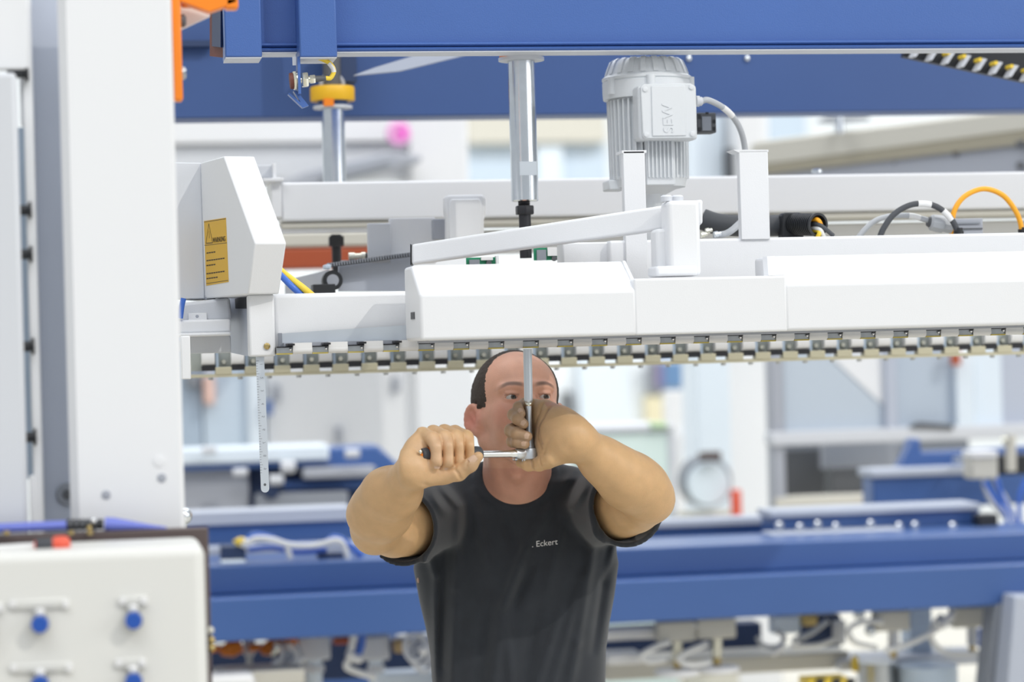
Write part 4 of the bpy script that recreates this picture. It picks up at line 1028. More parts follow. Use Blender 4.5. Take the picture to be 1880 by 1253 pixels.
add('block', PB(1484, 1562, 1247, 1290, 2.4, .1), 'yellow_wire', t, bevel=.004)
for x in (1500, 1530, 1556):
    add('black_stripe', slab([(x, 1246), (x + 16, 1246), (x + 2, 1292), (x - 14, 1292)], 2.396, .006), 'tape_black', t)
bbox('yellow_stick', 'short yellow upright tab above the hazard taped block', 'tab', 'yellow_wire', 1568, 1577, 1206, 1236, 2.6, .03)
t = thing('motor_can', 'grey and blue round motors at the bottom right', 'motor', at(1690, 1290, 2.55))
add('left_can', MB().cyl(at(1612, 1290, 2.6), at(1610, 1216, 2.6), .06, n=24), 'steel', t)
add('right_can', MB().cyl(at(1705, 1290, 2.55), at(1703, 1222, 2.55), .09, n=28), M['ice'], t)
add('dark_gap', PB(1640, 1660, 1220, 1290, 2.7, .05), 'navy', t)
# left half of the row
def orange_part(x, y, w, lab):
    t = thing('orange_cup', lab, 'cup', at(x, y + 20, 2.55), 'orange cups under the girder at the left')
    add('bell', MB().lathe(at(x + w / 2, y, 2.55), (-1, .1, -.25), [(0, .018), (w * .0016 * .5, .026), (w * .0016, .012)], 18), 'orange', t)
    add('tip', MB().cyl(at(x - w / 2, y + 4, 2.55), at(x - w, y + 8, 2.55), .01, n=12), 'orange', t)
orange_part(424, 1186, 40, 'orange cup nearest the control box, under the girder')
orange_part(498, 1184, 40, 'middle orange cup under the girder')
orange_part(533, 1176, 26, 'right orange cup touching the girder underside')
bbox('rust_block', 'small rust coloured block under the girder left of the man', 'block', 'rust', 612, 644, 1172, 1184, 2.6, .05)
bbox('brown_box', 'pale brown box under the girder close to the man', 'box', mat('kraft_board', (.48, .34, .17), .7), 724, 752, 1176, 1200, 2.62, .05)
for i, (x, w, lab) in enumerate(((458, 22, 'slim grey cylinder between the orange cups'), (577, 60, 'wide white cylinder left of the navy gap'), (560, 20, 'slim pale cylinder right of the orange cups'), (690, 52, 'wide white cylinder close to the man'))):
    t = thing('air_cylinder', lab, 'cylinder', at(x, 1270, 2.58 + i * .01), 'air cylinders under the girder')
    c = 2.58 + i * .02
    add('barrel', PB(x - w / 2, x + w / 2, 1168, 1206 + 8 * (i % 2), c, .05), 'grey_white', t, bevel=.008)
    add('piston', MB().cyl(at(x, 1200, c + .025), at(x, 1262, c + .025), w * .0004, n=14), 'ice_light' if i % 2 else 'steel', t)
    add('gland', MB().lathe(at(x, 1222, c + .025), (0, 0, -1), [(0, w * .0005), (.02, w * .0005)], 8), 'brass' if i == 0 else 'grey_white', t)
t = thing('hose_clamp', 'white hose with a white clamp hanging from the girder left of the man', 'hose', at(630, 1240, 2.5))
add('upper_hose', MB().tube([at(650, 1165, 2.5), at(645, 1190, 2.5), at(640, 1206, 2.5)], .011), 'cable_white', t)
add('clamp', MB().tube([at(640, 1200, 2.49), at(652, 1210, 2.49), at(664, 1210, 2.49)], .013), 'pad', t)
add('lower_hose', MB().tube([at(642, 1208, 2.5), at(636, 1225, 2.5), at(660, 1236, 2.5), at(690, 1244, 2.5)], .010), 'cable_white', t)
add('blue_hose', MB().tube([at(665, 1165, 2.55), at(663, 1185, 2.55), at(657, 1205, 2.55)], .012), 'cable_blue', t)
t = thing('coiled_tubing', 'clear coiled tubing hanging beside the man\'s waist at the left', 'tubing', at(765, 1215, 2.45))
for k in range(3):
    c = at(762 + k * 8, 1188 + k * 10, 2.45 + k * .02)
    add('coil', MB().tube([c + Vector((math.cos(a * math.pi / 6) * .03, 0, math.sin(a * math.pi / 6) * .04)) for a in range(13)], .007, 8, 3), 'grey_white', t)
add('bright_end', MB().ball(at(777, 1195, 2.42), .014, 12), 'pad', t)
t = thing('plug_cluster', 'tangle of white plugs and grey wires right of the orange cups', 'plugs', at(520, 1230, 2.5))
for k in range(6):
    x, y = 508 + (k * 37) % 60, 1190 + (k * 23) % 48
    add('plug', MB().lathe(at(x, y, 2.5), (random.uniform(-1, 1), 0, random.uniform(-1, 1)), [(0, .008), (.02, .010), (.03, .006)], 10), 'pad' if k % 2 else 'nickel', t)
for k in range(4):
    x = 505 + k * 12
    add('wire', MB().tube([at(x, 1182, 2.5), at(x + 14, 1205, 2.5), at(x + 4, 1228, 2.5), at(x + 24, 1248, 2.5)], .006), 'cable_grey' if k % 2 else 'cable_white', t)
t = thing('bottom_tray', 'pale grey tray along the bottom edge left of the man', 'tray', at(560, 1300, 2.4))
add('rim', PB(395, 560, 1232, 1262, 2.4, .15), 'cream', t, bevel=.008)
add('lit_top', PB(360, 470, 1240, 1275, 2.3, .1), 'pad', t, bevel=.02)  # tray top whitened so that it looks lit
add('right_rim', PB(690, 1100, 1235, 1262, 2.75, .1, 760), 'ice_light', t, bevel=.008)

# ------------------------------------------------------------------ control box at the lower left, near the camera
YX = -1.25
t = thing('control_box', 'white control box with blue push buttons in the lower left corner', 'control box', (at(190, 1100, YX).x, YX + .1, 0))
zt_ = at(200, 1009, YX).z
add('housing', MB().box(at(-120, 1130, YX).x, at(379, 1130, YX).x, YX, YX + .16, .45, zt_), 'box_beige', t, bevel=.014, seg=5)
add('pedestal', MB().box(at(-60, 1130, YX).x, at(300, 1130, YX).x, YX + .04, YX + .14, 0, .46), 'grey', t)
rows = ((74, 1144, 72, 1111, 108), (245, 1137, 245, 1105, 50), (74, 1254, 76, 1228, 112), (245, 1249, 240, 1219, 54), (-26, 1148, -26, 1118, 60))
for i, (x, y, lx, ly, lw) in enumerate(rows):
    hp = PB(lx - lw / 2, lx + lw / 2, ly - 10, ly + 9, YX - .004, .005)
    h = add('label_holder', hp, 'box_beige', t, bevel=.003)
    add('label_strip', PB(lx - lw / 2 + 12, lx + lw / 2 - 12, ly - 6, ly + 5, YX - .0055, .002), mat('paper_strip', (.66, .66, .63), .6), h)
    for s in (-1, 1):
        add('end_clip', PB(lx + s * (lw / 2 - 5) - 6, lx + s * (lw / 2 - 5) + 6, ly - 7, ly + 6, YX - .007, .004), 'pad', h, bevel=.001)
    p = at(x, y, YX)
    b = add('push_button', MB().lathe(p, (0, -1, 0), [(0, .0125), (.012, .0125), (.014, .0115)], 28), M['zinc'], t, label='blue capped push button')
    add('button_cap', MB().lathe(p + Vector((0, -.010, 0)), (0, -1, 0), [(0, .0112), (.014, .0112), (.016, .010)], 28), 'blue_button', b)
    add('pilot_lamp', MB().ball(at(x - 1, y - 19, YX - .004), .0075, 14, (1, .8, .7)), 'pad', b)
t = thing('brown_guard_sheet', 'dark brown sheet panel standing behind the control box', 'panel', (at(190, 1100, YX).x, -1.02, .5))
add('sheet', MB().box(at(-160, 1100, -1.06).x, at(386, 1100, -1.06).x, -1.06, -1.04, .3, at(200, 976, -1.06).z), 'brown', t, bevel=.002)
add('support', MB().box(at(0, 1100, -1.04).x, at(60, 1100, -1.04).x, -1.04, -1.0, 0, .5), 'grey', t)
for x, y in ((386, 1158), (388, 1176), (388, 1190)):
    add('hinge_pin', MB().ball(at(x, y, -1.06), .0055, 12), 'cream' if y < 1170 else 'brass', t)
for x in (12, 130, 165):
    add('edge_screw', MB().cyl(at(x, 975, -1.07), at(x, 982, -1.07), .0045, n=12), 'brass', t)
t = thing('clamped_tube', 'blue tube with black clamps lying on top of the brown panel', 'tool', at(130, 976, -1.0))
Yg = -1.05
add('barrel', MB().cyl(at(-40, 972, Yg), at(124, 965, Yg), .0068, n=20), mat('violet_blue_tube', (.16, .20, .62), .35), t)
add('clamp', MB().cyl(at(122, 964, Yg), at(190, 963, Yg), .0072, n=16), 'black', t)
for k in range(5):
    add('clamp_rib', MB().cyl(at(127 + k * 11, 964, Yg), at(132 + k * 11, 964, Yg), .0085, n=16), 'darkgrey', t)
add('bright_screw', MB().ball(at(172, 957, Yg - .01), .0045, 12), 'chrome', t)
add('bright_screw', MB().ball(at(164, 970, Yg - .012), .004, 12), 'brass', t)
add('tapered_end', MB().lathe(at(192, 963, Yg), at(285, 969, Yg) - at(192, 963, Yg), [(0, .0095), (.012, .010), (.06, .004), (.085, .002)], 16), M['violet_blue_tube'] if 'violet_blue_tube' in M else bpy.data.materials['violet_blue_tube'], t)
t = thing('screwdriver', 'screwdriver with a red and grey handle lying on the control box', 'screwdriver', at(60, 1015, -1.17))
ax = (at(116, 1000, -1.19) - at(-30, 1009, -1.19)).normalized(); o = at(66, 1003, -1.19)
add('shaft', MB().cyl(o - ax * .12, o, .0042, n=14), 'pad', t)
add('grip', MB().lathe(o, ax, [(0, .0085), (.003, .0098), (.022, .0098), (.024, .0098)], 20), 'rubber', t)
add('red_end', MB().lathe(o, ax, [(.022, .0098), (.027, .0115), (.038, .0112), (.043, .0085), (.045, .004)], 20), 'red', t)
add('red_collar', MB().lathe(o, ax, [(-.002, .006), (.002, .0092), (.003, .0092)], 20), 'red', t)
# ------------------------------------------------------------------ the man: volumes joined smoothly, then one skin over them
RW = np.array(RGT); FW = np.array(FWD); CW = np.array(CAM)
def J(px, py, d):                       # pixel + distance -> (right, away, up) seen from the camera
    p = np.array(atd(px, py, d)) - CW
    return np.array([p @ RW, d, p[2] + CW[2]])
def to_world(P):
    P = np.asarray(P); return CW[None, :] * [1, 1, 0] + P[:, 0:1] * RW + P[:, 1:2] * FW + P[:, 2:3] * np.array([0, 0, 1.0])
def smin(a, b, k):
    if k <= 0: return np.minimum(a, b)
    h = np.maximum(k - np.abs(a - b), 0) / k
    return np.minimum(a, b) - h * h * k * 0.25
def axis(lo, hi, marks, coarse):
    """grid line positions, finer inside marks [(a, b, step)]"""
    out = [lo]
    while out[-1] < hi:
        s = coarse
        for a, b, st in marks:
            if a - st <= out[-1] < b: s = min(s, st)
        out.append(out[-1] + s)
    return np.array(out, np.float32)
class Vol:
    def __init__(s, xs, ys, zs):
        s.ax = (xs, ys, zs); s.f = np.full((len(xs), len(ys), len(zs)), 0.5, np.float32); s.o = (0, 0, 0)
    def sub(s, lo, hi):
        v = Vol.__new__(Vol); sl = []; 
        for a, l, h in zip(s.ax, lo, hi): sl.append((max(0, np.searchsorted(a, l) - 1), min(len(a), np.searchsorted(a, h) + 1)))
        v.ax = tuple(a[i:j] for a, (i, j) in zip(s.ax, sl)); v.o = tuple(i for i, j in sl)
        v.f = np.full(tuple(len(a) for a in v.ax), 0.5, np.float32); return v
    def merge(s, v, k):
        sl = tuple(slice(o, o + n) for o, n in zip(v.o, v.f.shape))
        s.f[sl] = smin(s.f[sl], v.f, k)
    def _win(s, lo, hi, m):
        sl = []
        for a, l, h in zip(s.ax, lo, hi):
            i, j = np.searchsorted(a, l - m), np.searchsorted(a, h + m)
            sl.append(slice(max(0, i - 1), min(len(a), j + 1)))
        sl = tuple(sl)
        return sl, np.meshgrid(*(a[q] for a, q in zip(s.ax, sl)), indexing='ij', sparse=True)
    def put(s, sl, d, k, op):
        if op == 'u': s.f[sl] = smin(s.f[sl], d, k)
        elif op == 's': s.f[sl] = -smin(-s.f[sl], d, k)
        elif op == 'i': s.f[sl] = -smin(-s.f[sl], -d, k)
    def cone(s, p, q, r0, r1=None, k=0.01, op='u'):
        r1 = r0 if r1 is None else r1
        p, q = np.asarray(p, np.float32), np.asarray(q, np.float32); R_ = max(r0, r1)
        sl, (X, Y, Z) = s._win(np.minimum(p, q) - R_, np.maximum(p, q) + R_, k + .02)
        d = q - p; L = float(d @ d) + 1e-12
        t = np.clip(((X - p[0]) * d[0] + (Y - p[1]) * d[1] + (Z - p[2]) * d[2]) / L, 0, 1)
        dd = np.sqrt((X - p[0] - t * d[0]) ** 2 + (Y - p[1] - t * d[1]) ** 2 + (Z - p[2] - t * d[2]) ** 2) - (r0 + (r1 - r0) * t)
        s.put(sl, dd, k, op); return s
    def ell(s, c, rad, axs=None, k=0.01, op='u'):
        c = np.asarray(c, np.float32); R_ = max(rad)
        axs = np.eye(3) if axs is None else axs
        ext = np.sqrt(sum((np.asarray(a) * r) ** 2 for a, r in zip(axs, rad)))
        sl, (X, Y, Z) = s._win(c - ext, c + ext, k + .02)
        x, y, z = X - c[0], Y - c[1], Z - c[2]
        u = [(x * a[0] + y * a[1] + z * a[2]) for a in axs]
        k0 = np.sqrt(sum((q / r) ** 2 for q, r in zip(u, rad))); k1 = np.sqrt(sum((q / (r * r)) ** 2 for q, r in zip(u, rad))) + 1e-9
        s.put(sl, k0 * (k0 - 1) / k1, k, op); return s
    def chain(s, pts, rad, k=0.01, op='u'):
        for i in range(len(pts) - 1): s.cone(pts[i], pts[i + 1], rad[i], rad[i + 1], k, op)
        return s
    def mesh(s):
        f = s.f; S = f < 0
        nx, ny, nz = f.shape
        def c8(A): return [A[i:nx - 1 + i, j:ny - 1 + j, k:nz - 1 + k] for i in (0, 1) for j in (0, 1) for k in (0, 1)]
        cc = c8(S); al = cc[0].copy(); an = cc[0].copy()
        for q in cc[1:]: al &= q; an |= q
        act = an & ~al
        idx = np.argwhere(act); n = len(idx)
        vid = np.full(act.shape, -1, np.int32); vid[act] = np.arange(n)
        corner = [(i, j, k) for i in (0, 1) for j in (0, 1) for k in (0, 1)]
        val = np.stack([f[idx[:, 0] + i, idx[:, 1] + j, idx[:, 2] + k] for i, j, k in corner], 1)
        pos = [np.stack([s.ax[0][idx[:, 0] + i], s.ax[1][idx[:, 1] + j], s.ax[2][idx[:, 2] + k]], 1) for i, j, k in corner]
        acc = np.zeros((n, 3)); cnt = np.zeros(n)
        for a in range(8):
            for b in range(a + 1, 8):
                if sum(abs(p - q) for p, q in zip(corner[a], corner[b])) != 1: continue
                va, vb = val[:, a], val[:, b]; m = (va < 0) != (vb < 0)
                t = np.where(m, va / np.where(np.abs(va - vb) < 1e-9, 1, va - vb), 0)
                acc += np.where(m[:, None], pos[a] + t[:, None] * (pos[b] - pos[a]), 0); cnt += m
        V = acc / np.maximum(cnt, 1)[:, None]
        faces = []
        def quads(A, B, cells):
            m = A != B; q = np.argwhere(m)
            inn = A[m]
            return q, inn
        # edges along x, y, z
        for ax_ in range(3):
            o1, o2 = [(1, 2), (2, 0), (0, 1)][ax_]
            sl0 = [slice(1, -1)] * 3; sl0[ax_] = slice(0, -1); sl1 = list(sl0); sl1[ax_] = slice(1, None)
            A, B = S[tuple(sl0)], S[tuple(sl1)]
            m = A != B; q = np.argwhere(m)
            base = q.copy(); base[:, o1] += 1; base[:, o2] += 1
            def cell(d1, d2):
                c = base.copy(); c[:, o1] += d1; c[:, o2] += d2; return vid[c[:, 0], c[:, 1], c[:, 2]]
            qd = np.stack([cell(-1, -1), cell(0, -1), cell(0, 0), cell(-1, 0)], 1)
            inn = A[m]
            qd[~inn] = qd[~inn][:, ::-1]
            faces.append(qd)
        Fq = np.concatenate(faces); Fq = Fq[(Fq >= 0).all(1)]
        return V, Fq
def skin_object(name, V, Fq, m, parent, cols=None, smooth_it=0, label=None, spots=()):
    V = V.copy()
    if smooth_it or spots:
        wt = np.zeros(len(V))
        for c, r in spots: wt = np.maximum(wt, np.exp(-(((V - c) / r) ** 2).sum(1)))
        e = np.concatenate([Fq[:, [0, 1]], Fq[:, [1, 2]], Fq[:, [2, 3]], Fq[:, [3, 0]]])
        deg = np.bincount(e.ravel(), minlength=len(V)).astype(float)
        for it in range(110 if spots else smooth_it):
            a = np.zeros_like(V)
            for c in range(3):
                a[:, c] = np.bincount(e[:, 0], V[e[:, 1], c], len(V)) + np.bincount(e[:, 1], V[e[:, 0], c], len(V))
            g = (.5 * (it < smooth_it) + .5 * wt * (it >= smooth_it))[:, None]
            V = V * (1 - g) + g * a / np.maximum(deg, 1)[:, None]
    Wd = to_world(V) - np.array(ORG[parent.name])
    me = bpy.data.meshes.new(name)
    me.vertices.add(len(Wd)); me.vertices.foreach_set('co', Wd.astype(np.float32).ravel())
    me.loops.add(Fq.size); me.loops.foreach_set('vertex_index', Fq.astype(np.int32).ravel())
    me.polygons.add(len(Fq)); me.polygons.foreach_set('loop_start', np.arange(0, Fq.size, 4, dtype=np.int32))
    me.polygons.foreach_set('use_smooth', np.ones(len(Fq), bool))
    me.update(calc_edges=True); me.validate()
    if cols is not None:
        a = me.color_attributes.new('tone', 'FLOAT_COLOR', 'POINT')
        a.data.foreach_set('color', np.concatenate([cols, np.ones((len(cols), 1))], 1).astype(np.float32).ravel())
    me.materials.append(m)
    o = bpy.data.objects.new(name, me); COL.objects.link(o); o.parent = parent; ORG[o.name] = ORG[parent.name]
    return props(o, label)

foot = to_world(np.array([J(948, 1100, 4.68)]))[0]
man = thing('person', 'man in a dark T-shirt working overhead with a ratchet under the white machine', 'person', (foot[0], foot[1], 0))

# head frame
HC = J(949, 757, 4.575); yaw, pit, rol = R(16), R(18), R(-1.5)
fh = np.array([math.sin(yaw) * math.cos(pit), -math.cos(yaw) * math.cos(pit), math.sin(pit)])
xh = np.array([math.cos(yaw), math.sin(yaw), 0]); zh = np.cross(fh, xh)
xh, zh = xh * math.cos(rol) + zh * math.sin(rol), zh * math.cos(rol) - xh * math.sin(rol)
HA = (xh, fh, zh)
hp = lambda x, y, z: HC + xh * x + fh * y + zh * z
def to_head(P): q = P - HC; return np.stack([q @ xh, q @ fh, q @ zh], 1)

# joints
S1, E1, W1 = J(815, 945, 4.66), J(690, 969, 4.385), J(758, 862, 4.175)
S2, E2, W2 = J(1090, 932, 4.66), J(1188, 917, 4.400), J(1056, 803, 4.262)
def mixp(a, b, t): return a + (b - a) * t
# tool axis: the ratchet lies across, its extension bar stands upright
BT, HD = J(774, 836, 4.165), J(972, 833, 4.305)
hu = (HD - BT) / np.linalg.norm(HD - BT)
hv = np.array([0, 0, 1.0]) - hu * hu[2]; hv /= np.linalg.norm(hv); hw = np.cross(hu, hv)
if hw[1] > 0: hw = -hw                  # towards the camera
def on_axis(px):                        # point of the handle axis seen at pixel column px
    t = (px - 774) / (972 - 774); return BT + (HD - BT) * t
def rot(c, deg, r): return c + (hw * math.cos(R(deg)) + hv * math.sin(R(deg))) * r

def torso(V_, inset, fold=None, ztop=None):
    """trunk as stacked ellipses, seen heights given in pixel rows"""
    rows = [(860, .058, .060), (885, .085, .075), (905, .120, .088), (935, .160, .100), (985, .188, .110), (1040, .199, .116), (1100, .189, .118), (1150, .178, .119), (1200, .170, .120), (1260, .167, .120), (1400, .170, .122)]
    zz = np.array([J(948, y, 4.68)[2] for y, a, b in rows])[::-1]
    aa = np.array([a for y, a, b in rows])[::-1] - inset; bb = np.array([b for y, a, b in rows])[::-1] - inset
    X, Y, Z = np.meshgrid(*V_.ax, indexing='ij', sparse=True)
    a = np.interp(Z.ravel(), zz, aa).reshape(Z.shape); b = np.interp(Z.ravel(), zz, bb).reshape(Z.shape)
    cx = J(949, 1100, 4.68)[0]; cy = 4.69
    p = 2.3
    q = (np.abs((X - cx) / a) ** p + np.abs((Y - cy) / b) ** p) ** (1 / p)
    d = (q - 1) * np.minimum(a, b)
    lo = J(948, 1400, 4.68)[2]; hi = zz[-1] + .0
    d = np.maximum(d, np.maximum(lo - Z, Z - hi))
    return d.astype(np.float32)

# --- body: head, neck, trunk under the shirt, arms and hands in one skin
pxx = lambda x, d=4.3: J(x, 800, d)[0]
pzz = lambda y, d=4.3: J(948, y, d)[2]
xs = axis(pxx(622, 4.4), pxx(1262, 4.4), [(pxx(742, 4.2), pxx(1066, 4.3), .0018)], .0042)
ys = axis(4.10, 4.83, [(4.13, 4.36, .0019), (4.46, 4.56, .0019)], .0036)
zs = axis(1.0, J(948, 628, 4.5)[2], [(pzz(895, 4.2), 3, .0017), (pzz(1040, 4.3), pzz(895, 4.2), .0035)], .02)
B = Vol(xs, ys, zs)
B.f[...] = np.minimum(B.f, torso(B, .012))
B.cone(J(900, 925, 4.70), S1, .030, .045, .03).cone(J(1000, 920, 4.70), S2, .030, .045, .03)
B.cone(J(950, 835, 4.610), J(948, 930, 4.685), .0640, .071, .03)                      # neck
for s in (-1, 1):                                                                      # neck muscles and collar bones
    B.cone(hp(.052 * s, -.01, -.06), J(948 + 12 * s, 915, 4.618), .012, .008, .02)
    B.cone(J(948 + 14 * s, 918, 4.620), J(948 + 70 * s, 905, 4.640), .006, .006, .02)
B.ell(J(948, 868, 4.560), (.012, .014, .014), None, .02)                               # throat
# arms
def arm(S, E, Wr, el_out, r_w, bulge=None, to_hand=None):
    m = mixp(S, E, .5)
    B.chain([S, m, E], [.054, .048, .042], .03)
    f1 = mixp(E, Wr, .28); f2 = mixp(E, Wr, .62)
    lo, hi = np.minimum(E, Wr) - .09, np.maximum(E, Wr) + .09
    Fa = B.sub(lo, hi)
    Fa.chain([E, f1, f2, Wr], [.0412, .0432, .0362, r_w], .03)
    Fa.ell(E + el_out, (.021, .021, .021), None, .04)
    if bulge: Fa.cone(*bulge, .036, .038, .04)
    if to_hand is not None: Fa.cone(Wr, to_hand, .0280, .0280, .03)
    B.merge(Fa, .018)
arm(S1, E1, W1, np.array([-.012, .012, -.024]), .0305, (J(676, 945, 4.335), J(703, 905, 4.275)))
B.cone(J(757, 972, 4.53), J(725, 985, 4.45), .042, .036, .04)                           # triceps
arm(S2, E2, W2, np.array([.022, .012, -.012]), .0285, (J(1145, 872, 4.335), J(1188, 890, 4.375)), J(1022, 795, 4.292))
B.cone(J(1130, 945, 4.53), J(1165, 938, 4.46), .042, .038, .04)
# head
Hd = B.sub(HC - .17, HC + .17)
Hd.ell(hp(0, -.014, .034), (.0765, .0965, .084), HA, .02)
Hd.ell(hp(0, .030, -.022), (.0640, .0640, .085), HA, .02)
Hd.ell(hp(0, .020, .040), (.0700, .0700, .062), HA, .02)                                 # forehead
for s in (-1, 1):
    Hd.cone(hp(.058 * s, -.004, -.052), hp(.018 * s, .066, -.098), .021, .019, .02)      # jaw
    Hd.cone(hp(.066 * s, .012, -.018), hp(.040 * s, .066, -.020), .012, .019, .02)       # cheekbone
    Hd.ell(hp(.036 * s, .058, -.048), (.026, .028, .030), HA, .02)
    Hd.cone(hp(.012 * s, .090, .0235), hp(.046 * s, .076, .0225), .0095, .0085, .012)    # brow
Hd.cone(hp(-.02, .066, -.098), hp(.02, .066, -.098), .020, None, .02)
Hd.ell(hp(0, .078, -.101), (.018, .014, .014), HA, .014)
for s in (-1, 1): Hd.ell(hp(.033 * s, .0945, .0035), (.0165, .0125, .0098), HA, .010, 's')  # eye sockets
Hd.chain([hp(0, .088, .014), hp(0, .098, -.012), hp(0, .108, -.032)], [.0085, .0095, .0120], .010)
for s in (-1, 1): Hd.ell(hp(.0135 * s, .0945, -.0355), (.0090, .0120, .0085), HA, .006)
for s in (-1, 1): Hd.ell(hp(.0070 * s, .103, -.0445), (.0042, .006, .004), HA, .002, 's')
Hd.ell(hp(0, .086, -.066), (.027, .014, .020), HA, .012)
Hd.chain([hp(-.023, .084, -.067), hp(-.006, .0965, -.0615), hp(.006, .0965, -.0615), hp(.023, .084, -.067)], [.003, .0058, .0058, .003], .004)
Hd.chain([hp(-.021, .085, -.0705), hp(0, .0955, -.074), hp(.021, .085, -.0705)], [.003, .0068, .003], .004)
Hd.chain([hp(-.024, .088, -.0678), hp(0, .1025, -.0678), hp(.024, .088, -.0678)], [.0012, .0016, .0012], .002, 's')
EYE = []
for s in (-1, 1):
    c = hp(.0315 * s, .0770, .0035); EYE.append(c)
    Hd.ell(c, (.0150, .0142, .0136), HA, .005)                                          # lids
    Hd.cone(c + zh * .0085 - xh * .011 + fh * .0095, c + zh * .0085 + xh * .011 + fh * .0095, .0022, None, .004)
for s in (-1, 1):
    c = EYE[0 if s < 0 else 1]
    Hd.ell(c + fh * .012 + xh * (.0012 * s) - zh * .0003, (.0128, .012, .0041), HA, .0012, 's')   # opening between the lids
for s in (-1, 1):                                                                       # ears
    a = R(36)
    ea = (xh * math.cos(a) * s + fh * math.sin(a), fh * math.cos(a) - xh * math.sin(a) * s, zh)
    ea = tuple(e / np.linalg.norm(e) for e in ea)
    c = hp(.0825 * s, -.006, -.014)
    lp = lambda u, v, w: c + ea[0] * u + ea[1] * v + ea[2] * w
    Er = Hd.sub(c - .05, c + .05)
    Er.ell(c, (.0075, .0185, .0285), ea, .006)
    Er.ell(lp(.010, -.001, .003), (.0085, .0115, .0185), ea, .004, 's')
    ring = [lp(.004, .0165 * math.cos(t) - .001, .0268 * math.sin(t) + .001) for t in np.linspace(R(-35), R(215), 12)]
    Er.chain(ring, [.0042] * 12, .004)
    Er.ell(lp(-.001, .006, -.024), (.006, .0085, .0085), ea, .008)
    Er.cone(lp(.001, .004, -.006), lp(.001, -.004, .012), .0035, None, .004)
    Er.ell(lp(.002, .012, -.004), (.0045, .0050, .0065), ea, .004)
    Hd.merge(Er, .008)
B.merge(Hd, .022)

# right hand (left in the picture), closed round the handle
NAIL = []
HB = B.sub(J(735, 905, 4.10) - [0, 0, 0], J(900, 770, 4.24) + [0, .05, .01])
fing = [(788, .0112, .98, -44, 0), (808.5, .0118, 1.06, -60, 0), (829, .0120, 1.09, -60, 0), (848, .0113, 1.06, -46, 0)]
mcp = []
for px, r, sc, end, _ in fing:
    c = on_axis(px)
    pts = [rot(c, 122, .042 * sc), rot(c, 72, .0300 * sc), rot(c, 30, .0265 * sc), rot(c, -20, .0258 * sc), rot(c, end, .0245 * sc)]
    mcp.append(pts[0])
    Fg = HB.sub(c - [.02, .07, .07], c + [.02, .07, .07])
    Fg.chain(pts, [r * 1.14, r * 1.10, r * 1.0, r * .98, r * .84], .004)
    HB.merge(Fg, .0026)
    tip = pts[-1]; NAIL.append((tip + (hw * math.cos(R(end + 52)) + hv * math.sin(R(end + 52))) * r * .84, hw * math.cos(R(end + 40)) + hv * math.sin(R(end + 40)), hu, r))
Pm = HB.sub(J(735, 905, 4.10), J(900, 770, 4.24) + [0, .06, .01])
for i, m in enumerate(mcp):
    Pm.cone(W1 + hu * (.012 * (i - 1.5)), m, .021, .0125, .012)
Pm.cone(W1, J(766, 828, 4.188), .029, .0215, .016)
Pm.cone(J(768, 873, 4.180), J(818, 872, 4.186), .0230, .0165, .012)
Pm.cone(J(790, 850, 4.195), J(840, 845, 4.205), .020, .016, .012)
HB.merge(Pm, .004)
Th = HB.sub(J(735, 905, 4.10), J(900, 770, 4.24) + [0, .05, .01])
tpts = [J(812, 873, 4.186), J(842, 869, 4.176), J(864, 854, 4.166), J(878, 839, 4.168)]
Th.chain(tpts, [.0165, .0135, .0118, .0088], .006)
HB.merge(Th, .004)
NAIL.append((J(868, 843, 4.1555), np.array([-.15, -1, .25]), np.array([.75, 0, .62]), .0098))
B.merge(HB, .012)

# left hand (right in the picture), fingers closed round the upright bar
HL = B.sub(J(915, 875, 4.24), J(1075, 725, 4.24) + [0, .14, .01])
HL.f[...] = .5
lf = [  # MCP, PIP, DIP, tip ; radii
    ([J(988, 745, 4.340), J(964, 741, 4.338), J(951, 747, 4.312), J(957, 760, 4.289)], [.0115, .0098, .0086, .0078]),
    ([J(986, 760, 4.345), J(954, 757, 4.338), J(943, 762, 4.308), J(950, 770, 4.288), J(962, 779, 4.281)], [.0130, .0112, .0108, .0100, .0086]),
    ([J(986, 780, 4.345), J(950, 784, 4.338), J(938, 791, 4.306), J(948, 796, 4.285), J(968, 802, 4.279)], [.0135, .0118, .0116, .0108, .0092]),
    ([J(990, 802, 4.340), J(954, 807, 4.336), J(941, 811, 4.308), J(949, 813, 4.288), J(964, 816, 4.281)], [.0130, .0112, .0106, .0098, .0086]),
]
for pts, rad in lf:
    c = np.mean(pts, 0)
    Fg = HL.sub(c - .06, c + .06)
    Fg.chain(pts, rad, .004)
    HL.merge(Fg, .0016)
    tip = pts[-1]; pv = pts[-2]; dr = (tip - pv) / np.linalg.norm(tip - pv)
    nn_ = np.array([.05, -1, .15]); nn_ = nn_ - dr * (nn_ @ dr); nn_ /= np.linalg.norm(nn_)
    NAIL.append((tip - dr * .0012 + nn_ * rad[-1] * .96, nn_, dr, rad[-1]))
Pl = HL.sub(J(915, 875, 4.2), J(1075, 725, 4.2) + [0, .2, .02])
Pl.cone(J(1042, 792, 4.280), J(1004, 764, 4.318), .0240, .0250, .03)
Pl.cone(J(1040, 806, 4.280), J(1010, 818, 4.302), .0255, .0250, .03)
Pl.cone(J(1030, 778, 4.295), J(1024, 812, 4.290), .0260, .0260, .03)
Pl.cone(J(996, 752, 4.328), J(998, 815, 4.322), .0170, .0185, .015)
Pl.cone(J(1036, 822, 4.272), J(1006, 846, 4.280), .0230, .0150, .02)                    # ball of the thumb
HL.merge(Pl, .006)
Tl = HL.sub(J(915, 880, 4.2), J(1075, 725, 4.2) + [0, .2, .02])
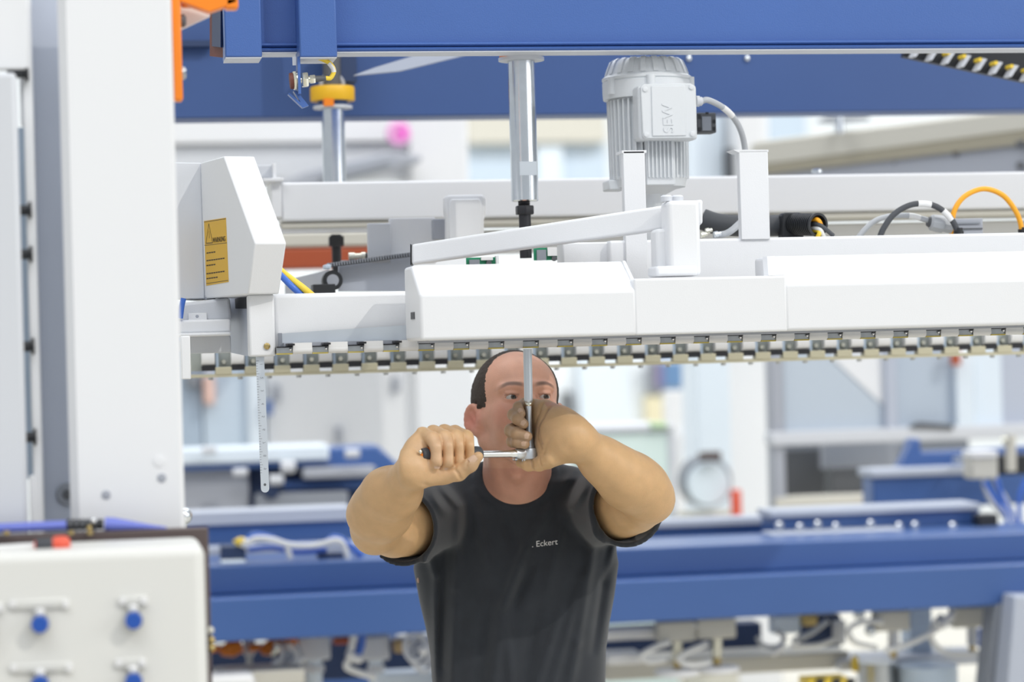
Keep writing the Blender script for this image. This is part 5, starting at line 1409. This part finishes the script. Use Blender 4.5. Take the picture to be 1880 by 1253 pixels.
Tl.chain([J(1012, 842, 4.268), J(990, 853, 4.288), J(970, 854, 4.300), J(955, 850, 4.312)], [.0150, .0118, .0108, .0085], .006)
HL.merge(Tl, .005)
def crease(V_, pts, r):
    for a, b in zip(pts[:-1], pts[1:]): V_.cone(a, b, r, r, .003, 's')
B.merge(HL, .022)
def sample(Vv, P):
    out = []
    for c in range(3):
        i = np.clip(np.searchsorted(Vv.ax[c], P[:, c]) - 1, 0, len(Vv.ax[c]) - 2); a = Vv.ax[c]
        out.append((i, np.clip((P[:, c] - a[i]) / (a[i + 1] - a[i]), 0, 1)))
    r = 0
    for i in (0, 1):
        for j in (0, 1):
            for k in (0, 1):
                w = (out[0][1] if i else 1 - out[0][1]) * (out[1][1] if j else 1 - out[1][1]) * (out[2][1] if k else 1 - out[2][1])
                r = r + w * Vv.f[out[0][0] + i, out[1][0] + j, out[2][0] + k]
    return r
def surf(px, py, d0=4.10, d1=4.72):     # first skin met along the view at that pixel
    dd = np.arange(d0, d1, .001); P = np.array([J(px, py, d) for d in dd]); q = sample(B, P) < 0
    return P[np.argmax(q)] if q.any() else None
LINES = [  # creases of palm, wrist, fist, elbow and brow: pixels along the fold, half width, depth
    ([(1010, 748), (998, 766), (988, 786), (986, 804), (994, 824)], .0030), ([(996, 742), (990, 758), (984, 774)], .0022), ([(1016, 800), (1004, 812), (998, 832)], .0020),
    ([(1046, 796), (1047, 812), (1043, 832)], .0026), ([(1056, 790), (1058, 806)], .0018), ([(976, 843), (977, 852), (979, 862)], .0022), ([(990, 842), (994, 856)], .0018),
    ([(834, 862), (841, 870), (846, 880)], .0024), ([(788, 866), (784, 878), (780, 890)], .0022), ([(762, 824), (769, 830), (775, 838)], .0026), ([(800, 858), (820, 862), (836, 858)], .0028),
    ([(768, 886), (790, 893)], .0018), ([(860, 845), (856, 856)], .0016), ([(735, 990), (752, 962), (770, 926)], .0035), ([(1128, 920), (1150, 944), (1172, 955)], .0035)]
for pl, w in LINES:
    q = [surf(*p) for p in pl]
    for a, b in zip(q[:-1], q[1:]):
        if a is not None and b is not None and np.linalg.norm(a - b) < .05: B.cone(a, b, w * .55, w * .55, .0045, 's')
V, Fq = B.mesh()

# colour of the skin: redder face and ears, golden arms (part skin tone, part bounced light painted in), work dirt on the fingers
def blob(P, c, r): return np.exp(-((P - c) ** 2).sum(1) / (r * r))
h = to_head(V)
base = np.array([.64, .405, .205]); n = len(V)
cols = np.tile(base, (n, 1))
face = (np.abs(V[:, 0] - HC[0]) < .105) * (1 / (1 + np.exp(-(V[:, 2] - pzz(940, 4.6)) / .012))) * (1 / (1 + np.exp(-(V[:, 1] - 4.42) / .012)))
def blend(w, c):
    global cols
    cols = cols * (1 - w[:, None]) + np.array(c) * w[:, None]
blend(face, (.69, .375, .262))
for s in (-1, 1):
    blend(.45 * blob(h, (.046 * s, .075, -.028), .028), (.60, .22, .16))
    blend(.75 * blob(h, (.088 * s, -.005, -.014), .03), (.62, .22, .17))
blend(.5 * blob(h, (0, .115, -.034), .022), (.60, .21, .16))
blend(.6 * np.exp(-((h[:, 2] + .068) / .009) ** 2) * (np.abs(h[:, 0]) < .025) * (h[:, 1] > .085), (.48, .17, .14))
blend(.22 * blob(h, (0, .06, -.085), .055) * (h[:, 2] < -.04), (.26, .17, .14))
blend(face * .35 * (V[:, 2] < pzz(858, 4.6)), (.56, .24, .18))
for s in (-1, 1):                                                                       # eyebrows
    x = h[:, 0] * s
    zc_ = .0235 + .0055 * np.sin(np.clip((x - .012) / .040, 0, 1) * 2.4) - .0035 * np.clip((x - .040) / .012, 0, 1)
    w = np.exp(-((h[:, 2] - zc_) / .0042) ** 4) * (1 / (1 + np.exp(-(x - .013) / .002))) * (1 / (1 + np.exp((x - .051) / .003))) * (h[:, 1] > .04)
    blend(w * .85, (.12, .07, .05))
    e = EYE[0 if s < 0 else 1]; q = to_head(e[None])[0]
    dx, dz = h[:, 0] - q[0], h[:, 2] - q[2]
    w = np.exp(-((np.abs(dz - .0052 + .03 * np.abs(dx) ** 1.0 * 3) / .0014)) ** 2) * (np.abs(dx) < .0135) * (h[:, 1] > .06)
    blend(w * .55, (.10, .06, .05))
for c in [m for m in mcp] + [on_axis(p) for p in (790, 810, 830, 848)]:
    pass
for pts, rad in lf:
    for p in pts[-3:]: blend(.45 * blob(V, p, .016), (.30, .20, .14))
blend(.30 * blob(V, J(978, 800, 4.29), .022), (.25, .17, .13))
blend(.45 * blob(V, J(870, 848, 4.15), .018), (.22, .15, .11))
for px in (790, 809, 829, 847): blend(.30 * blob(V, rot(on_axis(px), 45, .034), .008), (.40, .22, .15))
for (a, b, wd) in ((J(985, 790, 4.28), J(978, 822, 4.28), .0022), (J(1008, 752, 4.29), J(988, 786, 4.28), .002), (J(988, 786, 4.28), J(996, 815, 4.27), .002), (J(1043, 800, 4.16), J(1040, 835, 4.18), .0016), (J(976, 845, 4.28), J(978, 860, 4.28), .0016)):
    d = b - a; t = np.clip(((V - a) @ d) / (d @ d), 0, 1); q = V - a - t[:, None] * d; q[:, 1] *= .12
    blend(.55 * np.exp(-(q ** 2).sum(1) / wd ** 2), (.24, .14, .10))  # crease shade painted as dark lines in the palm colour
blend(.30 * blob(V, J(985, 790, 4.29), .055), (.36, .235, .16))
blend(.55 * blob(V, J(812, 830, 4.15), .045), (.63, .42, .285))
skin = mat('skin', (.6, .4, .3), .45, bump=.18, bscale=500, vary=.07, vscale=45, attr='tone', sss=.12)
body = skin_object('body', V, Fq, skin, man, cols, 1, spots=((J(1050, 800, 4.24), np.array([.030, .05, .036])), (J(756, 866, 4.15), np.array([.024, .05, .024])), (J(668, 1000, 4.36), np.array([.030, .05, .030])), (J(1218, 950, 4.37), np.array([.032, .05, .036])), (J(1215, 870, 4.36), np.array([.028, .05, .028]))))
# nails
nm = mat('finger_nail', (.60, .41, .29), .5)
for i, (tp_, nn_, dr, r) in enumerate(NAIL):
    nn_ = nn_ / np.linalg.norm(nn_)
    if i < 4:                            # on the right hand the fingertips point down
        dr = np.cross(hu, nn_)
        if dr[2] > 0: dr = -dr
    dr = dr - nn_ * (dr @ nn_); dr /= np.linalg.norm(dr); sd = np.cross(nn_, dr)
    vs, fs = [], []
    N, K = 8, 5
    for a in range(N + 1):
        for b in range(K + 1):
            u_ = (a / N - .5) * 2; v_ = (b / K - .5) * 2
            wv = r * .62 * (1 - .25 * max(0, u_) ** 2 - .12 * max(0, -u_) ** 2)
            p = tp_ + dr * u_ * r * .70 + sd * v_ * wv - nn_ * ((v_ ** 2) * r * .22 + max(0, u_) ** 2 * r * .06 - .0006)
            vs.append(p)
    W_ = to_world(np.array(vs))
    mb = MB()
    top = [Vector(w) for w in W_]; nw = Vector(to_world(np.array([HC + nn_]))[0] - to_world(np.array([HC]))[0])
    bot = [p - nw * .0016 for p in top]
    idx = lambda a, b: a * (K + 1) + b
    fs = [(idx(a, b), idx(a + 1, b), idx(a + 1, b + 1), idx(a, b + 1)) for a in range(N) for b in range(K)]
    m_ = len(top); fs2 = [tuple(reversed([i_ + m_ for i_ in q])) for q in fs]
    rim = [idx(a, 0) for a in range(N + 1)] + [idx(N, b) for b in range(1, K + 1)] + [idx(a, K) for a in range(N - 1, -1, -1)] + [idx(0, b) for b in range(K - 1, 0, -1)]
    side = [(rim[q], rim[(q + 1) % len(rim)], rim[(q + 1) % len(rim)] + m_, rim[q] + m_) for q in range(len(rim))]
    mb._add(top + bot, fs + fs2 + side)
    add('fingernail', mb, nm, man, angle=60)
# eyes
sclera = mat('eye_white', (.52, .49, .46), .2); iris = mat('brown_iris', (.075, .05, .035), .1); pupil = mat('pupil', (.006, .006, .006), .05)
for s, c in zip((-1, 1), EYE):
    g = fh + xh * .20 + zh * -.04; g /= np.linalg.norm(g)
    cw = Vector(to_world(c[None])[0]); gw = Vector(to_world((c + g)[None])[0]) - cw
    mb = MB(); prof = []
    rr = .0124
    K = 26
    mb.lathe(cw - gw * rr, gw, [(rr - rr * math.cos(math.pi * i / K), rr * math.sin(math.pi * i / K)) for i in range(K + 1)], 28)
    o = add('eye', mb, [sclera, iris, pupil], man, angle=80)
    for p in o.data.polygons:
        cc = (Vector(p.center) + ORG[man.name] - cw).normalized().dot(gw)
        a = math.degrees(math.acos(max(-1, min(1, cc))))
        p.material_index = 2 if a < 12 else (1 if a < 29 else 0)
# hair: close cropped cap that ends along a receding hairline
hm = mat('dark_brown_hair', (.062, .047, .038), .8, bump=.9, bscale=900, vary=.35, vscale=260)
NU, NV = 110, 80
vs, fs, dirs, ths = [], [], [], []
rng = np.random.RandomState(3)
for i in range(NU):
    th = 2 * math.pi * i / NU
    for j in range(NV + 1):
        ph = math.pi * j / NV
        dx, dy, dz = math.sin(ph) * math.sin(th), math.sin(ph) * math.cos(th), math.cos(ph)
        x, y, z = dx * .0765, dy * .0965 - .014, dz * .084 + .034
        # hair boundary: back of this line is hair
        lim = float(np.interp(z, (-.04, 0, .02, .045, .065, .085, .105, .118), (.000, .026, .037, .039, .038, .035, .031, .025)))
        low = -.045 if y < -.045 else (.016 if y < .006 else .004)
        e = min((lim - y + rng.uniform(-.002, .002)) / .012, (z - low) / .012)
        e = max(-1, min(1, e))
        thick = .0042 * e if e < 0 else .0036 * e
        vs.append(hp(x, y, z)); dirs.append(xh * dx + fh * dy + zh * dz); ths.append(thick + (rng.uniform(-.0006, .0006) if e > 0 else 0))
for i in range(NU):
    for j in range(NV):
        a, b = i * (NV + 1) + j, ((i + 1) % NU) * (NV + 1) + j
        fs.append((a, a + 1, b + 1, b))
vs = np.array(vs); dirs = np.array(dirs); ths = np.array(ths)
for _ in range(8): vs = vs + dirs * np.clip(ths - sample(B, vs), -.006, .006)[:, None] * .8
mb = MB(); mb._add([Vector(w) for w in to_world(vs)], fs)
add('hair', mb, hm, man, angle=180)

# --- T-shirt
xs = axis(pxx(690, 4.5), pxx(1215, 4.5), [], .0034)
ys = axis(4.36, 4.84, [], .0040)
zs = axis(.99, pzz(850, 4.6), [(pzz(1250, 4.6), 3, .0034)], .012)
T = Vol(xs, ys, zs)
T.f[...] = torso(T, .0)
T.cone(J(892, 893, 4.67), S1, .043, .066, .03).cone(J(1006, 886, 4.67), S2, .043, .066, .03)
def frustum(Vv, p, q, r0, r1, k, op='u'):
    p, q = np.asarray(p), np.asarray(q); d = q - p; L = np.linalg.norm(d); d = d / L
    Rm = max(r0, r1)
    sl, (X, Y, Z) = Vv._win(np.minimum(p, q) - Rm, np.maximum(p, q) + Rm, k + .02)
    t = (X - p[0]) * d[0] + (Y - p[1]) * d[1] + (Z - p[2]) * d[2]
    rad = np.sqrt(np.maximum((X - p[0]) ** 2 + (Y - p[1]) ** 2 + (Z - p[2]) ** 2 - t * t, 0))
    dd = np.maximum(rad - (r0 + (r1 - r0) * np.clip(t / L, -.2, 1.2)), np.maximum(-t, t - L))
    Vv.put(sl, dd.astype(np.float32), k, op)
drop = np.array([0, 0, -.010])
h1 = mixp(S1, E1, .70) + np.array([.006, .004, -.008]); h2 = mixp(S2, E2, .68) + np.array([-.004, .004, -.010])
frustum(T, S1, h1, .066, .073, .02); frustum(T, S2, h2, .066, .075, .02)
# drape: long folds, given where they run on the front of the shirt
FOLDS = [(868, 905, 895, 1035, .0040, .010), (925, 950, 950, 1010, -.0045, .013), (1008, 935, 962, 1010, .0035, .010), (962, 1010, 925, 1110, .0055, .010), (925, 1110, 905, 1260, .004, .012),
         (975, 1040, 945, 1110, -.004, .010), (1098, 950, 1060, 1180, .0045, .010), (1060, 1180, 1045, 1260, .004, .011), (1040, 930, 1005, 1080, .0030, .012), (1070, 1060, 1015, 1250, .0035, .010),
         (900, 1080, 880, 1260, -.003, .012), (985, 1120, 960, 1260, -.0035, .014), (845, 930, 838, 1080, .003, .009), (838, 1080, 830, 1260, .003, .010), (815, 1010, 808, 1230, -.003, .010), (1120, 1010, 1090, 1200, -.003, .009),
         (800, 1060, 800, 1260, .003, .008), (930, 1150, 940, 1260, .003, .010), (1030, 1120, 985, 1260, .003, .010), (790, 890, 820, 935, .0035, .008), (805, 885, 840, 925, .003, .007), (1075, 880, 1050, 930, .004, .008), (1098, 900, 1082, 985, .0035, .008), (1110, 905, 1104, 1000, .003, .007), (778, 1000, 800, 1060, .003, .008), (1128, 1010, 1110, 1060, .003, .008), (1055, 868, 1025, 900, .003, .008), (1000, 890, 1060, 880, .0025, .008)]
X, Z = np.meshgrid(T.ax[0], T.ax[2], indexing='ij')
disp = np.zeros(X.shape, np.float32)
for (x0, y0, x1, y1, am, wd) in FOLDS:
    a, b = J(x0, y0, 4.59)[[0, 2]], J(x1, y1, 4.59)[[0, 2]]
    d = b - a; t = np.clip(((X - a[0]) * d[0] + (Z - a[1]) * d[1]) / (d @ d), 0, 1)
    dist2 = (X - a[0] - t * d[0]) ** 2 + (Z - a[1] - t * d[1]) ** 2
    disp += am * np.exp(-dist2 / wd ** 2) * (.35 + .65 * np.sin(np.pi * (.1 + .8 * t)))
T.f -= disp[:, None, :] * 2.4
frustum(T, mixp(S1, h1, .35), h1 + (h1 - S1) * .2, .058, .0665, .004, 's')
frustum(T, mixp(S2, h2, .35), h2 + (h2 - S2) * .2, .058, .0680, .004, 's')
nc = J(947, 868, 4.58); nr = (.0685, .125, .0560)
# rib collar: a slightly raised band round the neck opening
sl, (Xc, Yc, Zc) = T._win(nc - np.array(nr) * 1.3, nc + np.array(nr) * 1.3, .01)
q = np.sqrt(((Xc - nc[0]) / nr[0]) ** 2 + ((Yc - nc[1]) / nr[1]) ** 2 + ((Zc - nc[2]) / nr[2]) ** 2)
band = np.clip((1.30 - q) / .05, 0, 1)
T.f[sl] -= (.0038 * band).astype(np.float32)
T.ell(nc, nr, None, .004, 's')
V, Fq = T.mesh()
cloth = mat('charcoal_jersey', (.030, .035, .044), .85, bump=.25, bscale=900, vary=.12, vscale=30, spec=.3)
cloth.node_tree.nodes['Principled BSDF'].inputs['Sheen Weight'].default_value = .25
shirt = skin_object('t_shirt', V, Fq, cloth, man, None, 1)
a = J(985, 1006, 4.56); b = J(1024, 999, 4.56)
cc_ = MB()
# printed name on the chest: wrapped onto the cloth
v, f = text_mesh('. Eckert', .02, .0003)
xs0, xs1 = min(p[0] for p in v), max(p[0] for p in v)
a, b = J(977, 1005.5, 4.58), J(1024, 1000.0, 4.58); k = np.linalg.norm(b - a) / (xs1 - xs0); ux = (b - a) / np.linalg.norm(b - a)
me = shirt.data
from mathutils.bvhtree import BVHTree
bv = BVHTree.FromPolygons([Vector(p.co) for p in me.vertices], [tuple(p.vertices) for p in me.polygons])
def on_shirt(P, lift):
    w = Vector(to_world(P[None])[0]); d = (w - CAM).normalized()
    hit = bv.ray_cast(CAM - ORG[man.name], d)
    return (hit[0] + ORG[man.name] - d * lift) if hit[0] is not None else w
import bmesh
bm = bmesh.new()
bvs = [bm.verts.new((p[0], p[1], 0 if p[2] < 0 else 1)) for p in v]
for q in f:
    try: bm.faces.new([bvs[i] for i in q])
    except ValueError: pass
bmesh.ops.triangulate(bm, faces=bm.faces)
vv = [Vector(p.co) for p in bm.verts]; bm.verts.index_update(); ff = [tuple(x.index for x in p.verts) for p in bm.faces]; bm.free()
mb = MB(); mb._add([on_shirt(a + ux * (p.x - xs0) * k + np.array([0, 0, 1]) * p.y * k, .0006 if p.z > .5 else -.0008) for p in vv], ff)
add('chest_lettering', mb, 'pad', man, smooth=False)
c = on_shirt(J(768, 1066, 4.6), .0005)
add('shirt_hole', MB().ball(c, .0055, 12, (.5, .4, 1)), mat('skin_patch', (.62, .42, .33), .5), man, label='small hole in the shirt showing skin')

# --- trousers and shoes (below the frame)
xs = axis(pxx(760, 4.6), pxx(1140, 4.6), [], .012); ys = axis(4.42, 4.92, [], .012); zs = axis(-.02, 1.06, [], .014)
Lg = Vol(xs, ys, zs)
for s in (-1, 1):
    x0 = J(948, 1100, 4.68)[0]
    hip, knee, ank = np.array([x0 + .085 * s, 4.69, .93]), np.array([x0 + .10 * s, 4.67, .50]), np.array([x0 + .11 * s, 4.70, .09])
    Lg.chain([hip, knee, ank], [.098, .070, .060], .03)
Lg.ell(np.array([x0, 4.69, .96]), (.155, .112, .12), None, .04)
V, Fq = Lg.mesh()
skin_object('trousers', V, Fq, mat('dark_work_trousers', (.03, .033, .04), .85), man, None, 2)
for s in (-1, 1):
    Sh = Vol(axis(x0 + .11 * s - .09, x0 + .11 * s + .09, [], .008), axis(4.42, 4.86, [], .008), axis(-.01, .16, [], .007))
    a_ = np.array([x0 + .11 * s, 4.74, .05])
    Sh.cone(a_, a_ + [.02 * s, -.19, -.008], .048, .040, .02).cone(a_, a_ + [0, -.03, .06], .046, .048, .02)
    sl, (X, Y, Z) = Sh._win((-9, -9, -9), (9, 9, 9), 0)
    Sh.f[...] = np.maximum(Sh.f, .002 - Z + 0 * Sh.f)
    V, Fq = Sh.mesh()
    skin_object('shoe', V, Fq, M['black'], man, None, 1)

# ------------------------------------------------------------------ the tools in his hands
wp = lambda p: Vector(to_world(np.asarray(p)[None])[0])
bt, hd = wp(BT), wp(HD); au = (hd - bt).normalized()
L = (hd - bt).length
t = thing('ratchet_wrench', 'chrome ratchet wrench with an orange and black grip in his right fist', 'ratchet', hd - Vector((0, 0, .02)))
g0 = (wp(on_axis(856)) - bt).length; g1 = (wp(on_axis(880)) - bt).length
add('grip', MB().lathe(bt, au, [(-.004, .004), (-.002, .0115), (.006, .0128), (g0, .0128), (g0 + .004, .0145), (g1 - .003, .0138), (g1, .011)], 28), 'rubber', t)
add('grip_inlay', MB().lathe(bt, au, [(-.006, .006), (.002, .0118), (.012, .0130), (.03, .0130)], 28), 'orange', t, label='orange end of the grip')
add('hang_ring', MB().lathe(bt + Vector((-.004, -.011, .006)), Vector(to_world((BT + hw)[None])[0]) - bt, [(0, .0035), (.003, .0035), (.004, .002)], 14), 'nickel', t)
add('shaft', MB().lathe(bt, au, [(g1 - .004, .0062), (L - .044, .0062), (L - .036, .0072), (L - .024, .0085)], 24), 'chrome', t)
hdv = Vector((0, 0, 1))
mb = MB().lathe(hd - hdv * .0105, hdv, [(0, .0150), (.002, .0172), (.018, .0172), (.0205, .0155)], 36)
hd_ = add('head', mb, 'satin', t)
add('neck', MB().lathe(hd, -au, [(.012, .0105), (.024, .0098), (.032, .0078)], 24), 'satin', t)
add('selector', MB().lathe(hd - hdv * .0105 - au * .010, -hdv, [(0, .006), (.003, .006), (.004, .004)], 14), 'zinc', t)
add('selector', MB().lathe(hd - hdv * .0085 - au * .031, -hdv, [(0, .005), (.003, .005), (.004, .003)], 14), 'zinc', t)
top = Vector(at(968, 640, YT)); tp_ = wp(J(968.5, 641, 4.305))
ext = (tp_ - hd).normalized(); LE = (tp_ - hd).length
zf_ = lambda y: LE * (833 - y) / (833 - 641)
t = thing('extension_bar', 'upright steel extension bar and long socket reaching up to the clamping bar', 'socket bar', hd + ext * .012)
add('bar', MB().lathe(hd, ext, [(.0105, .0105), (zf_(815), .0088), (zf_(800), .0068), (zf_(790), .0056), (zf_(738), .0056)], 28), 'satin', t)
add('socket', MB().lathe(hd, ext, [(zf_(740), .0058), (zf_(738), .0072), (zf_(735), .0075), (zf_(690), .0076), (LE, .0078)], 28), 'satin', t)
add('collar', MB().lathe(hd, ext, [(zf_(746), .0058), (zf_(745), .0064), (zf_(740), .0064), (zf_(739), .0058)], 24), 'nickel', t)
